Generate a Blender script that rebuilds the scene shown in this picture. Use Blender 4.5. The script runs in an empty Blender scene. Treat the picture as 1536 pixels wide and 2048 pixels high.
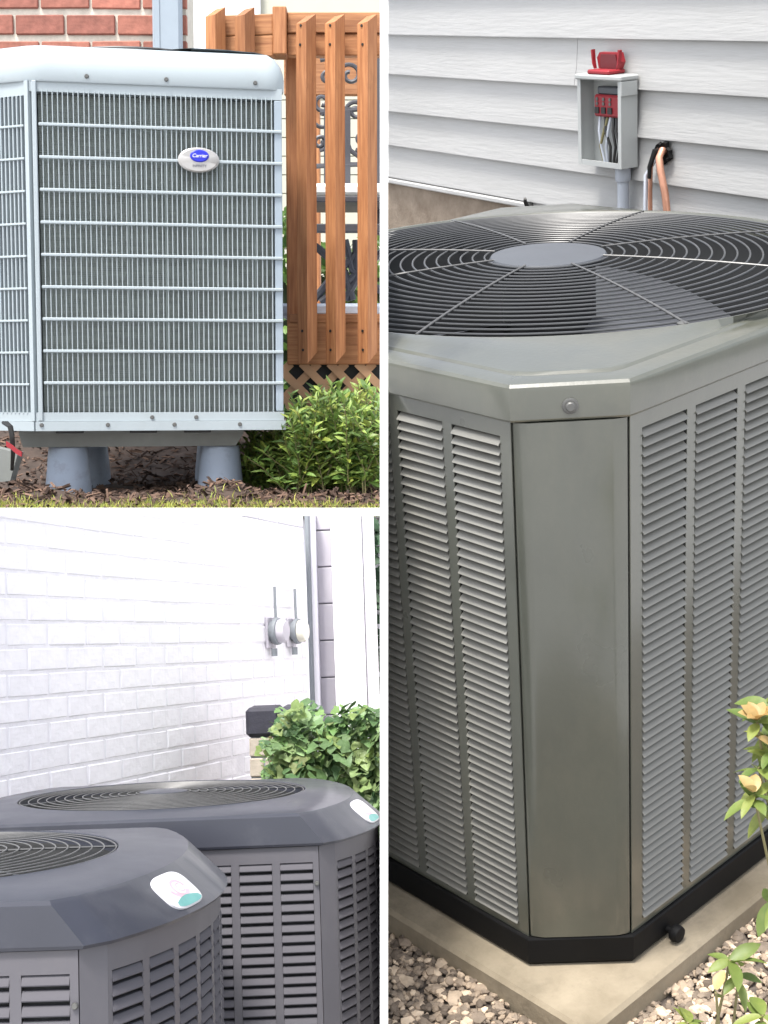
import bpy, bmesh, math, random
from mathutils import Matrix, Vector
random.seed(7)
sc = bpy.context.scene
C = sc.collection
R_ = math.radians
# ------------------------------------------------------------------ camera, sky, sun, exposure
F = 2850.0                                            # focal length in photograph pixels
cam = bpy.data.objects.new('camera', bpy.data.cameras.new('camera')); C.objects.link(cam)
cam.data.sensor_fit = 'VERTICAL'; cam.data.sensor_height = 24.0; cam.data.lens = 24.0*F/2048
cam.data.clip_start = .02; cam.data.clip_end = 600
cam.rotation_euler = (R_(90), 0, 0)
sc.camera = cam
SUN_EL, SUN_AZ = 61.0, -30.0                         # veiled sun behind the camera, to the left
w = bpy.data.worlds.new('World'); sc.world = w; w.use_nodes = True
nt = w.node_tree; bg = nt.nodes['Background']
sky = nt.nodes.new('ShaderNodeTexSky'); sky.sky_type = 'NISHITA'; sky.sun_disc = False
sky.sun_elevation = R_(SUN_EL); sky.sun_rotation = R_(180-SUN_AZ); sky.air_density = 1.0; sky.dust_density = 3.0; sky.ozone_density = .6
hs = nt.nodes.new('ShaderNodeHueSaturation'); hs.inputs['Saturation'].default_value = .42     # thin cloud: a paler sky
nt.links.new(sky.outputs[0], hs.inputs['Color']); nt.links.new(hs.outputs[0], bg.inputs[0]); bg.inputs[1].default_value = .15
sl = bpy.data.lights.new('sun', 'SUN'); sl.energy = 2.2; sl.angle = R_(12); sl.color = (1, .96, .9)
so = bpy.data.objects.new('sun', sl); C.objects.link(so)
so.rotation_euler = (R_(90-SUN_EL), 0, R_(SUN_AZ))
sc.view_settings.view_transform = 'Standard'; sc.view_settings.look = 'None'
sc.view_settings.exposure = 1.4; sc.view_settings.gamma = 1; sc.view_settings.use_curve_mapping = False

# ------------------------------------------------------------------ materials
def mat(name, col, rough=.5, metal=0., var=.12, vs=6., bump=0., bs=80., col2=None, rnd=None, stretch=(1,1,1), spec=.5, coat=0., trans=0., grime=None, dents=0.):
    m = bpy.data.materials.new(name); m.use_nodes = True
    n = m.node_tree.nodes; l = m.node_tree.links; p = n['Principled BSDF']
    p.inputs['Roughness'].default_value = rough; p.inputs['Metallic'].default_value = metal
    p.inputs['Specular IOR Level'].default_value = spec
    if coat: p.inputs['Coat Weight'].default_value = coat; p.inputs['Coat Roughness'].default_value = .15
    tc = n.new('ShaderNodeTexCoord'); mp = n.new('ShaderNodeMapping'); mp.inputs['Scale'].default_value = stretch
    l.new(tc.outputs['Object'], mp.inputs[0])
    no = n.new('ShaderNodeTexNoise'); no.inputs['Scale'].default_value = vs; no.inputs['Detail'].default_value = 6; no.inputs['Roughness'].default_value = .62
    l.new(mp.outputs[0], no.inputs['Vector'])
    cr = n.new('ShaderNodeValToRGB'); a = cr.color_ramp
    c2 = col2 or tuple(min(1, c*(1+var)) for c in col); c1 = tuple(c*(1-var) for c in col) if not col2 else col
    a.elements[0].position = .3; a.elements[0].color = (*c1, 1); a.elements[1].position = .7; a.elements[1].color = (*c2, 1)
    l.new(no.outputs[0], cr.inputs[0]); out = cr.outputs[0]
    if rnd:
        if rnd[0] == 'object': g = n.new('ShaderNodeObjectInfo'); rv = g.outputs['Random']
        else: g = n.new('ShaderNodeNewGeometry'); rv = g.outputs['Random Per Island']
        r2 = n.new('ShaderNodeValToRGB'); e = r2.color_ramp; cols = rnd[1]
        e.elements[0].color = (*cols[0], 1); e.elements[1].color = (*cols[-1], 1)
        for i, c in enumerate(cols[1:-1]):
            k = e.elements.new((i+1)/(len(cols)-1)); k.color = (*c, 1)
        l.new(rv, r2.inputs[0])
        mx = n.new('ShaderNodeMix'); mx.data_type = 'RGBA'; mx.blend_type = 'MULTIPLY'; mx.inputs[0].default_value = 1
        l.new(out, mx.inputs[6]); l.new(r2.outputs[0], mx.inputs[7]); out = mx.outputs[2]
    if grime:
        gc, gs, th_, am, gst = grime
        gm = n.new('ShaderNodeMapping'); gm.inputs['Scale'].default_value = gst; l.new(tc.outputs['Object'], gm.inputs[0])
        gn = n.new('ShaderNodeTexNoise'); gn.inputs['Scale'].default_value = gs; gn.inputs['Detail'].default_value = 9; gn.inputs['Roughness'].default_value = .72
        l.new(gm.outputs[0], gn.inputs['Vector'])
        gr = n.new('ShaderNodeMapRange'); gr.inputs[1].default_value = th_; gr.inputs[2].default_value = th_+.36; gr.inputs[3].default_value = 0; gr.inputs[4].default_value = am
        l.new(gn.outputs[0], gr.inputs[0])
        gx = n.new('ShaderNodeMix'); gx.data_type = 'RGBA'; l.new(gr.outputs[0], gx.inputs[0]); l.new(out, gx.inputs[6]); gx.inputs[7].default_value = (*gc, 1); out = gx.outputs[2]
    l.new(out, p.inputs['Base Color'])
    if trans:
        p.inputs['Transmission Weight'].default_value = 0
        tb = n.new('ShaderNodeBsdfTranslucent'); l.new(out, tb.inputs[0]); ms = n.new('ShaderNodeMixShader'); ms.inputs[0].default_value = trans
        l.new(p.outputs[0], ms.inputs[1]); l.new(tb.outputs[0], ms.inputs[2]); l.new(ms.outputs[0], n['Material Output'].inputs[0])
    n2 = n.new('ShaderNodeTexNoise'); n2.inputs['Scale'].default_value = vs*2.3; n2.inputs['Detail'].default_value = 4
    l.new(mp.outputs[0], n2.inputs['Vector'])
    mr = n.new('ShaderNodeMapRange'); mr.inputs[3].default_value = max(0, rough-.09); mr.inputs[4].default_value = min(1, rough+.09)
    l.new(n2.outputs[0], mr.inputs[0]); l.new(mr.outputs[0], p.inputs['Roughness'])
    if dents:
        dn = n.new('ShaderNodeTexNoise'); dn.inputs['Scale'].default_value = 5; dn.inputs['Detail'].default_value = 1; l.new(tc.outputs['Object'], dn.inputs['Vector'])
        db = n.new('ShaderNodeBump'); db.inputs['Strength'].default_value = dents; db.inputs['Distance'].default_value = .02
        l.new(dn.outputs[0], db.inputs['Height']); l.new(db.outputs[0], p.inputs['Normal'])
    if bump:
        n3 = n.new('ShaderNodeTexNoise'); n3.inputs['Scale'].default_value = bs; n3.inputs['Detail'].default_value = 5
        l.new(mp.outputs[0], n3.inputs['Vector'])
        b = n.new('ShaderNodeBump'); b.inputs['Strength'].default_value = bump; b.inputs['Distance'].default_value = .004
        l.new(n3.outputs[0], b.inputs['Height']); l.new(b.outputs[0], p.inputs['Normal'])
        if dents: l.new(db.outputs[0], b.inputs['Normal'])
    return m
PALE = mat('pale_blue_grey_paint', (.31, .355, .378), .42, var=.05, vs=3, bump=.05, bs=120, grime=((.2, .2, .17), 5, .55, .35, (1, 1, .35)), dents=.06)
PALECAP = PALE
COIL = mat('aluminium_coil_fins', (.30, .33, .31), .6, .1, var=.25, vs=14, stretch=(1, 1, 6), bump=.2, bs=400)
COILTUBE = mat('coil_tube_metal', (.26, .30, .29), .4, .4)
TRAY = mat('grey_plastic_tray', (.17, .18, .17), .6, var=.2, vs=5)
FOOT = mat('blue_grey_plastic', (.29, .345, .43), .5, var=.08, vs=4, grime=((.10, .075, .06), 14, .52, .7, (1, 1, 1)))
SILVER = mat('brushed_silver', (.40, .39, .38), .35, .5, var=.05, vs=30)
BLUE = mat('blue_enamel', (.012, .02, .42), .3, var=.1, vs=20)
WHITEPRINT = mat('white_print', (.8, .8, .85), .5, var=.02)
DARKPRINT = mat('dark_print', (.06, .06, .09), .5, var=.02)
REDBRICK = mat('red_brick', (.30, .125, .095), .9, var=.28, vs=22, bump=.5, bs=70, rnd=('object', [(.8, .75, .75), (1.05, 1, .95), (1.25, 1.15, 1.1)]))
MORTAR = mat('cream_mortar', (.56, .52, .45), .95, var=.15, vs=30, bump=.5, bs=120)
SPOUT = mat('blue_grey_downspout', (.27, .32, .37), .5, var=.06, vs=5)
CEDAR = mat('cedar_wood', (.25, .092, .032), .65, vs=9, stretch=(11, 11, .6), bump=.35, bs=16, col2=(.48, .225, .095), rnd=('object', [(.72, .68, .66), (1.2, 1.16, 1.12)]), grime=((.07, .03, .014), 16, .6, .8, (1, 1, .45)))
CEDARH = mat('cedar_board', (.26, .10, .036), .65, vs=9, stretch=(.6, 11, 11), bump=.35, bs=16, col2=(.48, .235, .10), rnd=('object', [(.78, .74, .72), (1.15, 1.12, 1.08)]), grime=((.07, .03, .014), 16, .6, .8, (.45, 1, 1)))
LATT = mat('tan_lattice', (.46, .27, .15), .7, var=.15, vs=10)
IRON = mat('dark_wrought_iron', (.065, .065, .075), .5, .2, var=.15)
CUSH = mat('pale_cushion', (.72, .74, .7), .9, var=.12, vs=12, bump=.2)
MATT = mat('blue_grey_mat', (.42, .48, .56), .9, var=.2, vs=14)
SOIL = mat('dark_soil', (.05, .034, .026), .95, var=.4, vs=18, bump=.8, bs=60)
CHIP = mat('mulch_chip', (.085, .055, .04), .95, var=.25, vs=20, rnd=('island', [(.45, .42, .42), (1, .95, .95), (1.9, 1.8, 1.7)]))
GRASS = mat('grass_blade', (.30, .35, .10), .6, var=.2, vs=5, rnd=('island', [(.7, .8, .6), (1.2, 1.1, .8), (1.6, 1.35, 1)]), trans=.3)
LEAFA = mat('shrub_leaf', (.17, .27, .07), .5, var=.25, vs=9, rnd=('island', [(.4, .45, .4), (.8, .9, .75), (1.1, 1.05, .9), (1.7, 1.45, 1.2), (1.3, .95, .6)]), trans=.25)
STEM = mat('plant_stem', (.16, .14, .06), .7)
TREELEAF = mat('background_leaf', (.06, .12, .03), .5, var=.2, vs=5, rnd=('island', [(.5, .6, .5), (1.2, 1.2, .9), (2, 1.8, 1.1)]), trans=.25)
CREAM = mat('cream_house_paint', (.46, .45, .38), .8, var=.04, vs=3)
LAWN = mat('lawn', (.12, .2, .05), .9, var=.3, vs=25, bump=.5)
BLACK = mat('black_plastic', (.012, .012, .012), .45, var=.3)
RED = mat('red_plastic', (.24, .010, .017), .5, var=.15, vs=20)
# right hand scene
GREIGE = mat('greige_paint', (.068, .072, .057), .3, var=.1, vs=4, bump=.05, bs=140, coat=.9, grime=((.12, .115, .085), 6, .45, .5, (1, 1, .5)), dents=.1)
SLATM = mat('louver_paint', (.175, .172, .155), .5, var=.06, vs=4, grime=((.10, .09, .065), 9, .5, .5, (1, 1, 1)))
SCREWM = mat('dull_screw_metal', (.11, .11, .105), .4, .4)
GUARD = mat('fan_guard_wire', (.055, .057, .06), .38, var=.1)
SPOKE = mat('fan_guard_spoke', (.085, .085, .085), .4, var=.2, vs=60)
HUB = mat('grey_motor_cover', (.066, .072, .082), .5, var=.06, vs=6, bump=.05, bs=160)
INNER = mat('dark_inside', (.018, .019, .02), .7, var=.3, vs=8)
BLADE = mat('fan_blade_metal', (.08, .085, .095), .42, .35, var=.1)
BASEB = mat('black_base_pan', (.003, .003, .0033), .65, var=.4, vs=6, spec=.22)
PAD = mat('concrete_pad', (.17, .14, .095), .9, vs=7, bump=.35, bs=90, col2=(.30, .255, .185), grime=((.075, .06, .042), 9, .52, .75, (1, 1, 1)))
VINYL = mat('white_vinyl_siding', (.375, .375, .37), .55, var=.035, vs=4, stretch=(1, 1, 9), bump=.28, bs=14, grime=((.25, .245, .23), 4, .5, .4, (.4, .4, 1.5)))
FOUND = mat('brown_concrete_foundation', (.15, .115, .085), .95, vs=14, bump=.6, bs=60, col2=(.25, .205, .16))
BOXG = mat('grey_enamel_box', (.35, .365, .36), .45, var=.08, vs=6)
COND = mat('grey_pvc_conduit', (.38, .41, .46), .5, var=.05)
COPPER = mat('copper_pipe', (.55, .28, .19), .38, .55, var=.3, vs=12)
GRAVELM = mat('gravel_stone', (.30, .255, .205), .85, var=.2, vs=40, rnd=('island', [(.3, .27, .25), (.75, .7, .66), (1.1, 1.0, .9), (2.3, 2.15, 1.95)]))
GRAVELB = mat('gravel_bed', (.11, .09, .075), .95, var=.4, vs=50, bump=.8, bs=90)
RLEAF = mat('glossy_leaf', (.15, .20, .05), .5, var=.25, vs=20, rnd=('object', [(.7, .8, .7), (1.1, 1.1, 1), (1.5, 1.3, 1.1)]), trans=.3, grime=((.22, .17, .06), 40, .52, .7, (1, 1, 1)), bump=.3, bs=60)
BUD = mat('yellow_orange_petal', (.40, .26, .09), .5, var=.25, vs=25, rnd=('object', [(.9, .85, .8), (1.1, 1.25, 1.5)]), trans=.3)
# lower left scene
SLATE = mat('slate_plastic_cap', (.018, .020, .031), .48, var=.12, vs=4, bump=.03, bs=160, coat=.3, grime=((.10, .10, .11), 7, .52, .35, (1, 1, 1)))
PURGREY = mat('purple_grey_paint', (.08, .077, .088), .45, var=.07, vs=4, grime=((.14, .13, .13), 6, .52, .35, (1, 1, .5)))
SLATB = mat('purple_grey_louver', (.082, .079, .09), .72, var=.05, vs=4, spec=.2)
WBRICK = mat('white_painted_brick', (.84, .825, .865), .8, var=.04, vs=14, bump=.7, bs=30, rnd=('object', [(.96, .96, .965), (1, 1, 1)]))
WMORT = mat('white_painted_mortar', (.76, .745, .79), .85, var=.06, vs=20, bump=.4)
WTRIM = mat('white_trim', (.78, .77, .83), .5, var=.02, vs=3)
LILAC = mat('lilac_grey_siding', (.47, .45, .50), .6, var=.05, vs=4)
METER = mat('meter_grey', (.2, .22, .24), .5, var=.1)
MGLASS = mat('meter_cream', (.72, .7, .6), .25, var=.06)
CAPD = mat('dark_pillar_cap', (.022, .022, .034), .7, var=.3, vs=12, bump=.3)
STONE = mat('tan_pillar_block', (.38, .335, .28), .9, var=.2, vs=10, bump=.4)
IVY = mat('ivy_leaf', (.13, .21, .10), .5, var=.35, vs=22, rnd=('object', [(.35, .5, .4), (.7, .8, .6), (1.0, 1.0, .9), (1.5, 1.25, .7), (1.7, 1.6, 1.5), (1.1, .8, .6)]), trans=.3, grime=((.36, .40, .28), 45, .53, .6, (1, 1, 1)), bump=.3, bs=70)
STICK = mat('sticker_white', (.55, .55, .58), .35, var=.02)
PINK = mat('sticker_pink', (.50, .30, .36), .35, var=.04, vs=30)
TEAL = mat('sticker_teal', (.07, .24, .23), .35, var=.08, vs=30)
DIVID = mat('white_gloss_board', (.9, .9, .9), .6, var=.01)
PAVE = mat('grey_paving', (.45, .45, .45), .9, var=.2, vs=9, bump=.4)

# ------------------------------------------------------------------ mesh helper
class MB:
    def __init__(s): s.v = []; s.f = []
    def add(s, vs, fs):
        b = len(s.v); s.v += [tuple(v) for v in vs]; s.f += [tuple(i+b for i in f) for f in fs]; return s
    def box(s, x0, x1, y0, y1, z0, z1, bev=0.):
        if bev <= 0:
            return s.add([(x, y, z) for x in (x0, x1) for y in (y0, y1) for z in (z0, z1)],
                         [(0, 1, 3, 2), (4, 6, 7, 5), (0, 4, 5, 1), (2, 3, 7, 6), (0, 2, 6, 4), (1, 5, 7, 3)])
        bm = bmesh.new(); bmesh.ops.create_cube(bm, size=1)
        for v in bm.verts: v.co = Vector(((x0+x1)/2+v.co.x*(x1-x0), (y0+y1)/2+v.co.y*(y1-y0), (z0+z1)/2+v.co.z*(z1-z0)))
        bmesh.ops.bevel(bm, geom=bm.edges[:], offset=bev, segments=1, affect='EDGES', clamp_overlap=True)
        bm.verts.index_update(); s.add([v.co for v in bm.verts], [[v.index for v in f.verts] for f in bm.faces]); bm.free(); return s
    def xform(s, m): s.v = [tuple(m @ Vector(v)) for v in s.v]; return s
    def prism(s, poly, z0, z1):
        n = len(poly)
        return s.add([(x, y, z0) for x, y in poly]+[(x, y, z1) for x, y in poly],
                     [tuple(range(n-1, -1, -1)), tuple(range(n, 2*n))]+[(i, (i+1) % n, n+(i+1) % n, n+i) for i in range(n)])
    def prism_y(s, poly, y0, y1):                     # polygon in x-z, pushed along y
        n = len(poly)
        return s.add([(x, y0, z) for x, z in poly]+[(x, y1, z) for x, z in poly],
                     [tuple(range(n-1, -1, -1)), tuple(range(n, 2*n))]+[(i, (i+1) % n, n+(i+1) % n, n+i) for i in range(n)])
    def loft(s, rings, closed=True, cap0=False, cap1=False):
        n = len(rings[0]); b = []
        for r in rings: b += r
        fs = []
        for k in range(len(rings)-1):
            for i in range(n if closed else n-1):
                j = (i+1) % n; fs.append((k*n+i, k*n+j, (k+1)*n+j, (k+1)*n+i))
        if cap0: fs.append(tuple(range(n-1, -1, -1)))
        if cap1: fs.append(tuple((len(rings)-1)*n+i for i in range(n)))
        return s.add(b, fs)
    def lathe(s, prof, c=(0, 0, 0), n=32, axis='z', cap=True):
        rings = []
        for r, h in prof:
            ring = []
            for i in range(n):
                a = 2*math.pi*i/n; u, v = r*math.cos(a), r*math.sin(a)
                p = (u, v, h) if axis == 'z' else ((u, h, v) if axis == 'y' else (h, u, v))
                ring.append((c[0]+p[0], c[1]+p[1], c[2]+p[2]))
            rings.append(ring)
        return s.loft(rings, True, cap, cap)
    def tube(s, pts, r, n=8, closed=False, r1=None):
        pts = [Vector(p) for p in pts]; N = len(pts); rings = []; up = None
        for i, p in enumerate(pts):
            a = pts[(i-1) % N] if (closed or i > 0) else p; b = pts[(i+1) % N] if (closed or i < N-1) else p
            t = (b-a).normalized()
            if up is None: up = t.orthogonal().normalized()
            up = (up-t*up.dot(t));
            up = up.normalized() if up.length > 1e-6 else t.orthogonal().normalized()
            q = t.cross(up); rr = r if r1 is None else r+(r1-r)*i/(N-1)
            rings.append([tuple(p+up*(rr*math.cos(2*math.pi*k/n))+q*(rr*math.sin(2*math.pi*k/n))) for k in range(n)])
        if closed: rings.append(rings[0])
        return s.loft(rings, True, not closed, not closed)
    def leaf(s, p, d, nrm, L, W, bend=.15):
        d = Vector(d).normalized(); q = Vector(nrm).cross(d)
        q = q.normalized() if q.length > 1e-5 else d.orthogonal().normalized(); u = d.cross(q); p = Vector(p)
        vs = [p, p+d*L*.35+q*W*.5+u*L*.06, p+d*L*.7+q*W*.38-u*L*bend*.3, p+d*L-u*L*bend, p+d*L*.7-q*W*.38-u*L*bend*.3, p+d*L*.35-q*W*.5+u*L*.06, p+d*L*.5-u*L*.03]
        return s.add(vs, [(0, 1, 6), (1, 2, 6), (2, 3, 6), (3, 4, 6), (4, 5, 6), (5, 0, 6)])
    def mesh(s, name, m, smooth=False):
        me = bpy.data.meshes.new(name); me.from_pydata(s.v, [], s.f); me.materials.append(m)
        bm = bmesh.new(); bm.from_mesh(me); bmesh.ops.recalc_face_normals(bm, faces=bm.faces[:]); bm.to_mesh(me); bm.free()
        if smooth:
            for p in me.polygons: p.use_smooth = True
            try: me.set_sharp_from_angle(angle=R_(smooth if smooth > 1 else 35))
            except Exception: pass
        return me
    def build(s, name, m, parent=None, smooth=False, kind=None):
        o = bpy.data.objects.new(name, s.mesh(name, m, smooth)); C.objects.link(o)
        if parent: o.parent = parent
        if kind: o['kind'] = kind
        return o
def inst(name, me, parent, mtx):
    o = bpy.data.objects.new(name, me); C.objects.link(o); o.parent = parent; o.matrix_basis = mtx; return o
def T(*p): return Matrix.Translation(Vector(p))
def Rz(a): return Matrix.Rotation(a, 4, 'Z')
def Rx(a): return Matrix.Rotation(a, 4, 'X')
def Ry(a): return Matrix.Rotation(a, 4, 'Y')

# ------------------------------------------------------------------ the three plots of ground and how they lie to the camera
class Plot:
    def __init__(s, M): s.M = M; s.I = M.inverted(); s.roots = []
    def sub(s, m): p = Plot(s.M @ m); p.roots = s.roots; return p
    def at(s, px, py, axis, val):
        o = s.I @ Vector((0, 0, 0)); d = (s.I.to_3x3() @ Vector(((px-768)/F, 1, (1024-py)/F)))
        k = (val-o[axis])/d[axis]; return o+d*k
    def thing(s, name, label, cat, loc=(0, 0, 0), rz=0., group=None):
        o = bpy.data.objects.new(name, None); o.empty_display_size = .1; C.objects.link(o)
        o.matrix_world = s.M @ T(*loc) @ Rz(rz); s.roots.append(o)
        o['label'] = label; o['category'] = cat
        if group: o['group'] = group
        return o
    def one(s, name, mb, m, label=None, cat=None, kind=None, group=None, smooth=False, loc=(0, 0, 0)):
        o = mb.build(name, m, None, smooth); o.matrix_world = s.M @ T(*loc); s.roots.append(o)
        if label: o['label'] = label
        if cat: o['category'] = cat
        if kind: o['kind'] = kind
        if group: o['group'] = group
        return o
def lean(a, s, h, roll=0.): return Ry(-roll) @ Rx(a) @ Matrix.Scale(s, 4) @ T(0, 0, -h)
HT, HB = .305, 1.241
TL = Plot(lean(R_(5.1), 1.25, HT))
BL = Plot(lean(-math.atan((1297-1024)/F), .68, HB, .035))
RM = Matrix(((.72209267, -.67400375, -.06624878, .23308658), (.61218921, .69070136, -.36162333, 1.73624364), (.28949361, .22056877, .92996756, .09484759), (0, 0, 0, 1)))
RR = Plot(RM)
RR.roots = []
FREE = Plot(Matrix.Identity(4))

# ================================================================== ground and white dividers
FREE.one('ground', MB().box(-60, 60, -60, 60, -2.3, -2.2), PAVE, kind='structure')  # unseen sheet below the plots, added to bounce light up
th = 8.0/F*1.78
PT = FREE.thing('partition_board', 'tall thin white board standing between the left displays and the big grey unit', 'partition', (0, 1.78, 0))
MB().box(-th, th, 0, .03, -1.3, .70).build('post', DIVID, PT)
b = MB(); prof = [(.10, -1.4), (2.7, -2.2), (2.7, .52), (1.2, .58), (.19, .36)]
b.add([(x, y, z) for x in (-th+.001, th-.001) for y, z in prof], [(0, 1, 2, 3, 4), (9, 8, 7, 6, 5)]+[(i, (i+1) % 5, 5+(i+1) % 5, 5+i) for i in range(5)])
b.build('panel', DIVID, PT)
bz = 8.0/F*2.4
FREE.one('white_beam', MB().box(-1.4, -th-.001, 2.4, 2.46, -bz, bz, .001), DIVID, 'narrow white crossbeam above the painted brick wall and below the mulch bed', 'beam')

# ================================================================== UPPER LEFT: pale unit on feet by a cedar deck
c0 = TL.at(72, 800, 1, 3.87); cx0, cy0 = c0.x, c0.y
yaw = R_(10.8)
zb = TL.at(72, 862, 1, 3.87).z; zt = TL.at(72, 159, 1, 3.87).z
Hb = zt-zb
U = TL.thing('air_conditioner', 'pale blue grey unit with wire grille and oval badge, raised on round plastic feet', 'air conditioner', (cx0, cy0, zb), yaw)
W = .674; CH = .28; ang = R_(146)                       # front width; chamfer length; inner angle between them
fd = Vector((math.cos(ang), -math.sin(ang)*-1))          # direction of the left facet in unit coordinates
fd = Vector((-math.cos(R_(34)), math.sin(R_(34))))
foot = [(0, 0), (W, 0), (W, .72), (W-.08, .8), (-.10, .8), (fd.x*CH, fd.y*CH+.22), (fd.x*CH, fd.y*CH)]
def inset_poly(poly, d):
    n = len(poly); out = []
    for i in range(n):
        p0, p1, p2 = Vector(poly[i-1]), Vector(poly[i]), Vector(poly[(i+1) % n])
        e1 = (p1-p0).normalized(); e2 = (p2-p1).normalized(); n1 = Vector((-e1.y, e1.x)); n2 = Vector((-e2.y, e2.x))
        bis = n1+n2; k = d*2/max(.2, bis.length_squared); out.append(tuple(p1+bis*k))
    return out
def round_poly(poly, r, seg=5):
    n = len(poly); out = []
    for i in range(n):
        p0, p1, p2 = Vector(poly[i-1]), Vector(poly[i]), Vector(poly[(i+1) % n])
        a = p1+(p0-p1).normalized()*r; c = p1+(p2-p1).normalized()*r
        for k in range(seg+1):
            t = k/seg; out.append(tuple(a*(1-t)**2+p1*2*t*(1-t)+c*t*t))
    return out
# cap: rounded dome
base = round_poly(foot, .045, 6)
rings = []
for d, z in [(.012, -.002), (-.008, -.004), (-.010, 0), (-.010, .028), (-.008, .045), (0, .066), (.014, .084), (.036, .098), (.07, .106), (.15, .111), (.24, .113)]:
    rings.append([(x, y, Hb+z) for x, y in inset_poly(base, d)])
MB().loft(rings, True, False, True).build('top_cover', PALE, U, 40)
g = MB(); gc = (W/2-.05, .42)
for r in [.06+.022*k for k in range(12)]: g.tube([(gc[0]+r*math.cos(a*math.pi/16), gc[1]+r*math.sin(a*math.pi/16), Hb+.122) for a in range(32)], .003, 5, True)
g.build('fan_guard', GUARD, U, True)
# screws under the cap and on the bottom band
scr = MB().lathe([(.0001, -.006), (.0045, -.006), (.006, -.003), (.006, .0)], n=10, axis='y').mesh('screw', SCREWM, True)
for sx in (.15, .36, .60): inst('screw', scr, U, T(sx, -.010, Hb+.012))
for sx in (.014, .19, .37, .55): inst('screw', scr, U, T(sx, -.008, .016))
for sx in (.31, .43): inst('screw', scr, U, T(sx, -.005, .036))
# frame: bottom band, top band, corner strips
BAND = .050; TOPB = .030
fr = MB(); fr.box(0, W, -.006, .03, .026, BAND); fr.box(-.002, W+.004, -.011, .03, 0, .0255); fr.build('front_band', PALE, U)
MB().box(0, W, -.002, .03, Hb-TOPB, Hb).build('top_band', PALE, U)
MB().box(.006, .018, -.012, .02, .027, Hb-.003, .002).build('corner_strip', PALE, U)
MB().box(W-.022, W-.001, -.0035, .03, BAND+.002, Hb-TOPB-.002, .0015).build('end_strip', SPOUT, U)
MB().box(W-.001, W+.001, .03, .72, .0, Hb).build('side_panel', SPOUT, U)
# facet to the left, in its own axes
A = Matrix(((fd.x, -fd.y*-1, 0, 0), (fd.y, fd.x*-1*-1, 0, 0), (0, 0, 1, 0), (0, 0, 0, 1)))
A = Rz(math.atan2(fd.y, fd.x)) @ Matrix.Scale(-1, 4, (0, 1, 0))       # x runs along the facet, y inwards
ff = MB(); ff.box(.002, CH, -.004, .03, .026, BAND); ff.box(.002, CH, -.009, .03, 0, .0255); ff.box(.002, CH, -.002, .03, Hb-TOPB-.01, Hb); ff.box(.0, .012, -.008, .02, .027, Hb-.003); ff.box(CH-.02, CH, -.004, .03, BAND, Hb-.04)
ff.xform(A); ff.build('facet_band', PALE, U)
ns = (Hb-BAND-TOPB)
# coil behind
ck = MB(); ck.box(.02, W-.02, .036, .05, BAND, Hb-TOPB); ck.build('coil', COIL, U)
fin = MB()
for k in range(150): zz = BAND+.004+k*(ns-.008)/149; fin.box(.02, W-.02, .0325, .036, zz-.0007, zz+.0007)
fin.build('coil_fin', COILTUBE, U, kind='stuff')
for q in (.255, .30, .355, .40, .435, .505, .60): MB().box(q-.0022, q+.0022, .029, .033, BAND, Hb-TOPB).build('coil_tube', COILTUBE, U)
cf = MB(); cf.box(.015, CH-.02, .036, .05, BAND, Hb-TOPB); cf.xform(A); cf.build('facet_coil', COIL, U)
MB().prism(inset_poly(foot, .06), .02, Hb-.01).build('inner_casing', INNER, U)
# grille bars
NV = 46
vb = MB().box(-.0013, .0013, -.006, .008, BAND-.004, Hb-TOPB+.004, .0008).mesh('grille_wire', PALE)
x0v, x1v = .032, W-.030
for k in range(NV): inst('grille_wire', vb, U, T(x0v+(x1v-x0v)*k/(NV-1)+random.uniform(-.0007, .0007), 0, 0) @ Ry(random.gauss(0, .0006)))
hb = MB().box(.022, W-.001, -.0095, -.0035, -.0042, .0042, .0018).mesh('grille_rail', PALE)
zr = [BAND+ns*(k+.93)/9.93 for k in range(9)]
for z in zr: inst('grille_rail', hb, U, T(0, 0, z))
fv = MB().box(-.0021, .0021, -.006, .012, BAND-.004, Hb-TOPB-.01, .0012).mesh('grille_wire', PALE)
for k in range(18): inst('grille_wire', fv, U, A @ T(.026+k*.0134, 0, 0))
fh = MB().box(.016, CH-.01, -.0085, -.0035, -.003, .003, .001).mesh('grille_rail', PALE)
for z in zr: inst('grille_rail', fh, U, A @ T(0, 0, z-.004))
# badge
bx = .444; bzz = zr[7]+.002
bd = MB().lathe([(.0001, -.012), (.9, -.012), (1, -.009), (1, .0)], n=40, axis='y')
bd.v = [(x*.056, y, z*.033) for x, y, z in bd.v]; badge = bd.build('badge', SILVER, U, 30); badge.location = (bx, -.009, bzz)
b2 = MB().lathe([(.0001, -.0035), (.85, -.0035), (1, -.001), (1, .003)], n=36, axis='y')
b2.v = [(x*.0255, y, z*.0165) for x, y, z in b2.v]; bo = b2.build('badge_oval', BLUE, badge, 30); bo.location = (.002, -.0125, .010)
def text(body, size, m, parent, mtx, name='lettering', shear=0.):
    cu = bpy.data.curves.new(name, 'FONT'); cu.body = body; cu.size = size; cu.align_x = 'CENTER'; cu.align_y = 'CENTER'; cu.extrude = .0003; cu.shear = shear
    o = bpy.data.objects.new(name, cu); C.objects.link(o)
    dg = bpy.context.evaluated_depsgraph_get(); me = bpy.data.meshes.new_from_object(o.evaluated_get(dg)); bpy.data.objects.remove(o)
    me.materials.clear(); me.materials.append(m)
    n = bpy.data.objects.new(name, me); C.objects.link(n); n.parent = parent; n.matrix_basis = mtx; return n
text('Carrier', .0135, WHITEPRINT, badge, T(.002, -.0168, .010) @ Rx(R_(90)), shear=.25)
text('INFINITY', .0095, DARKPRINT, badge, T(.002, -.0128, -.0165) @ Rx(R_(90)))
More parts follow.
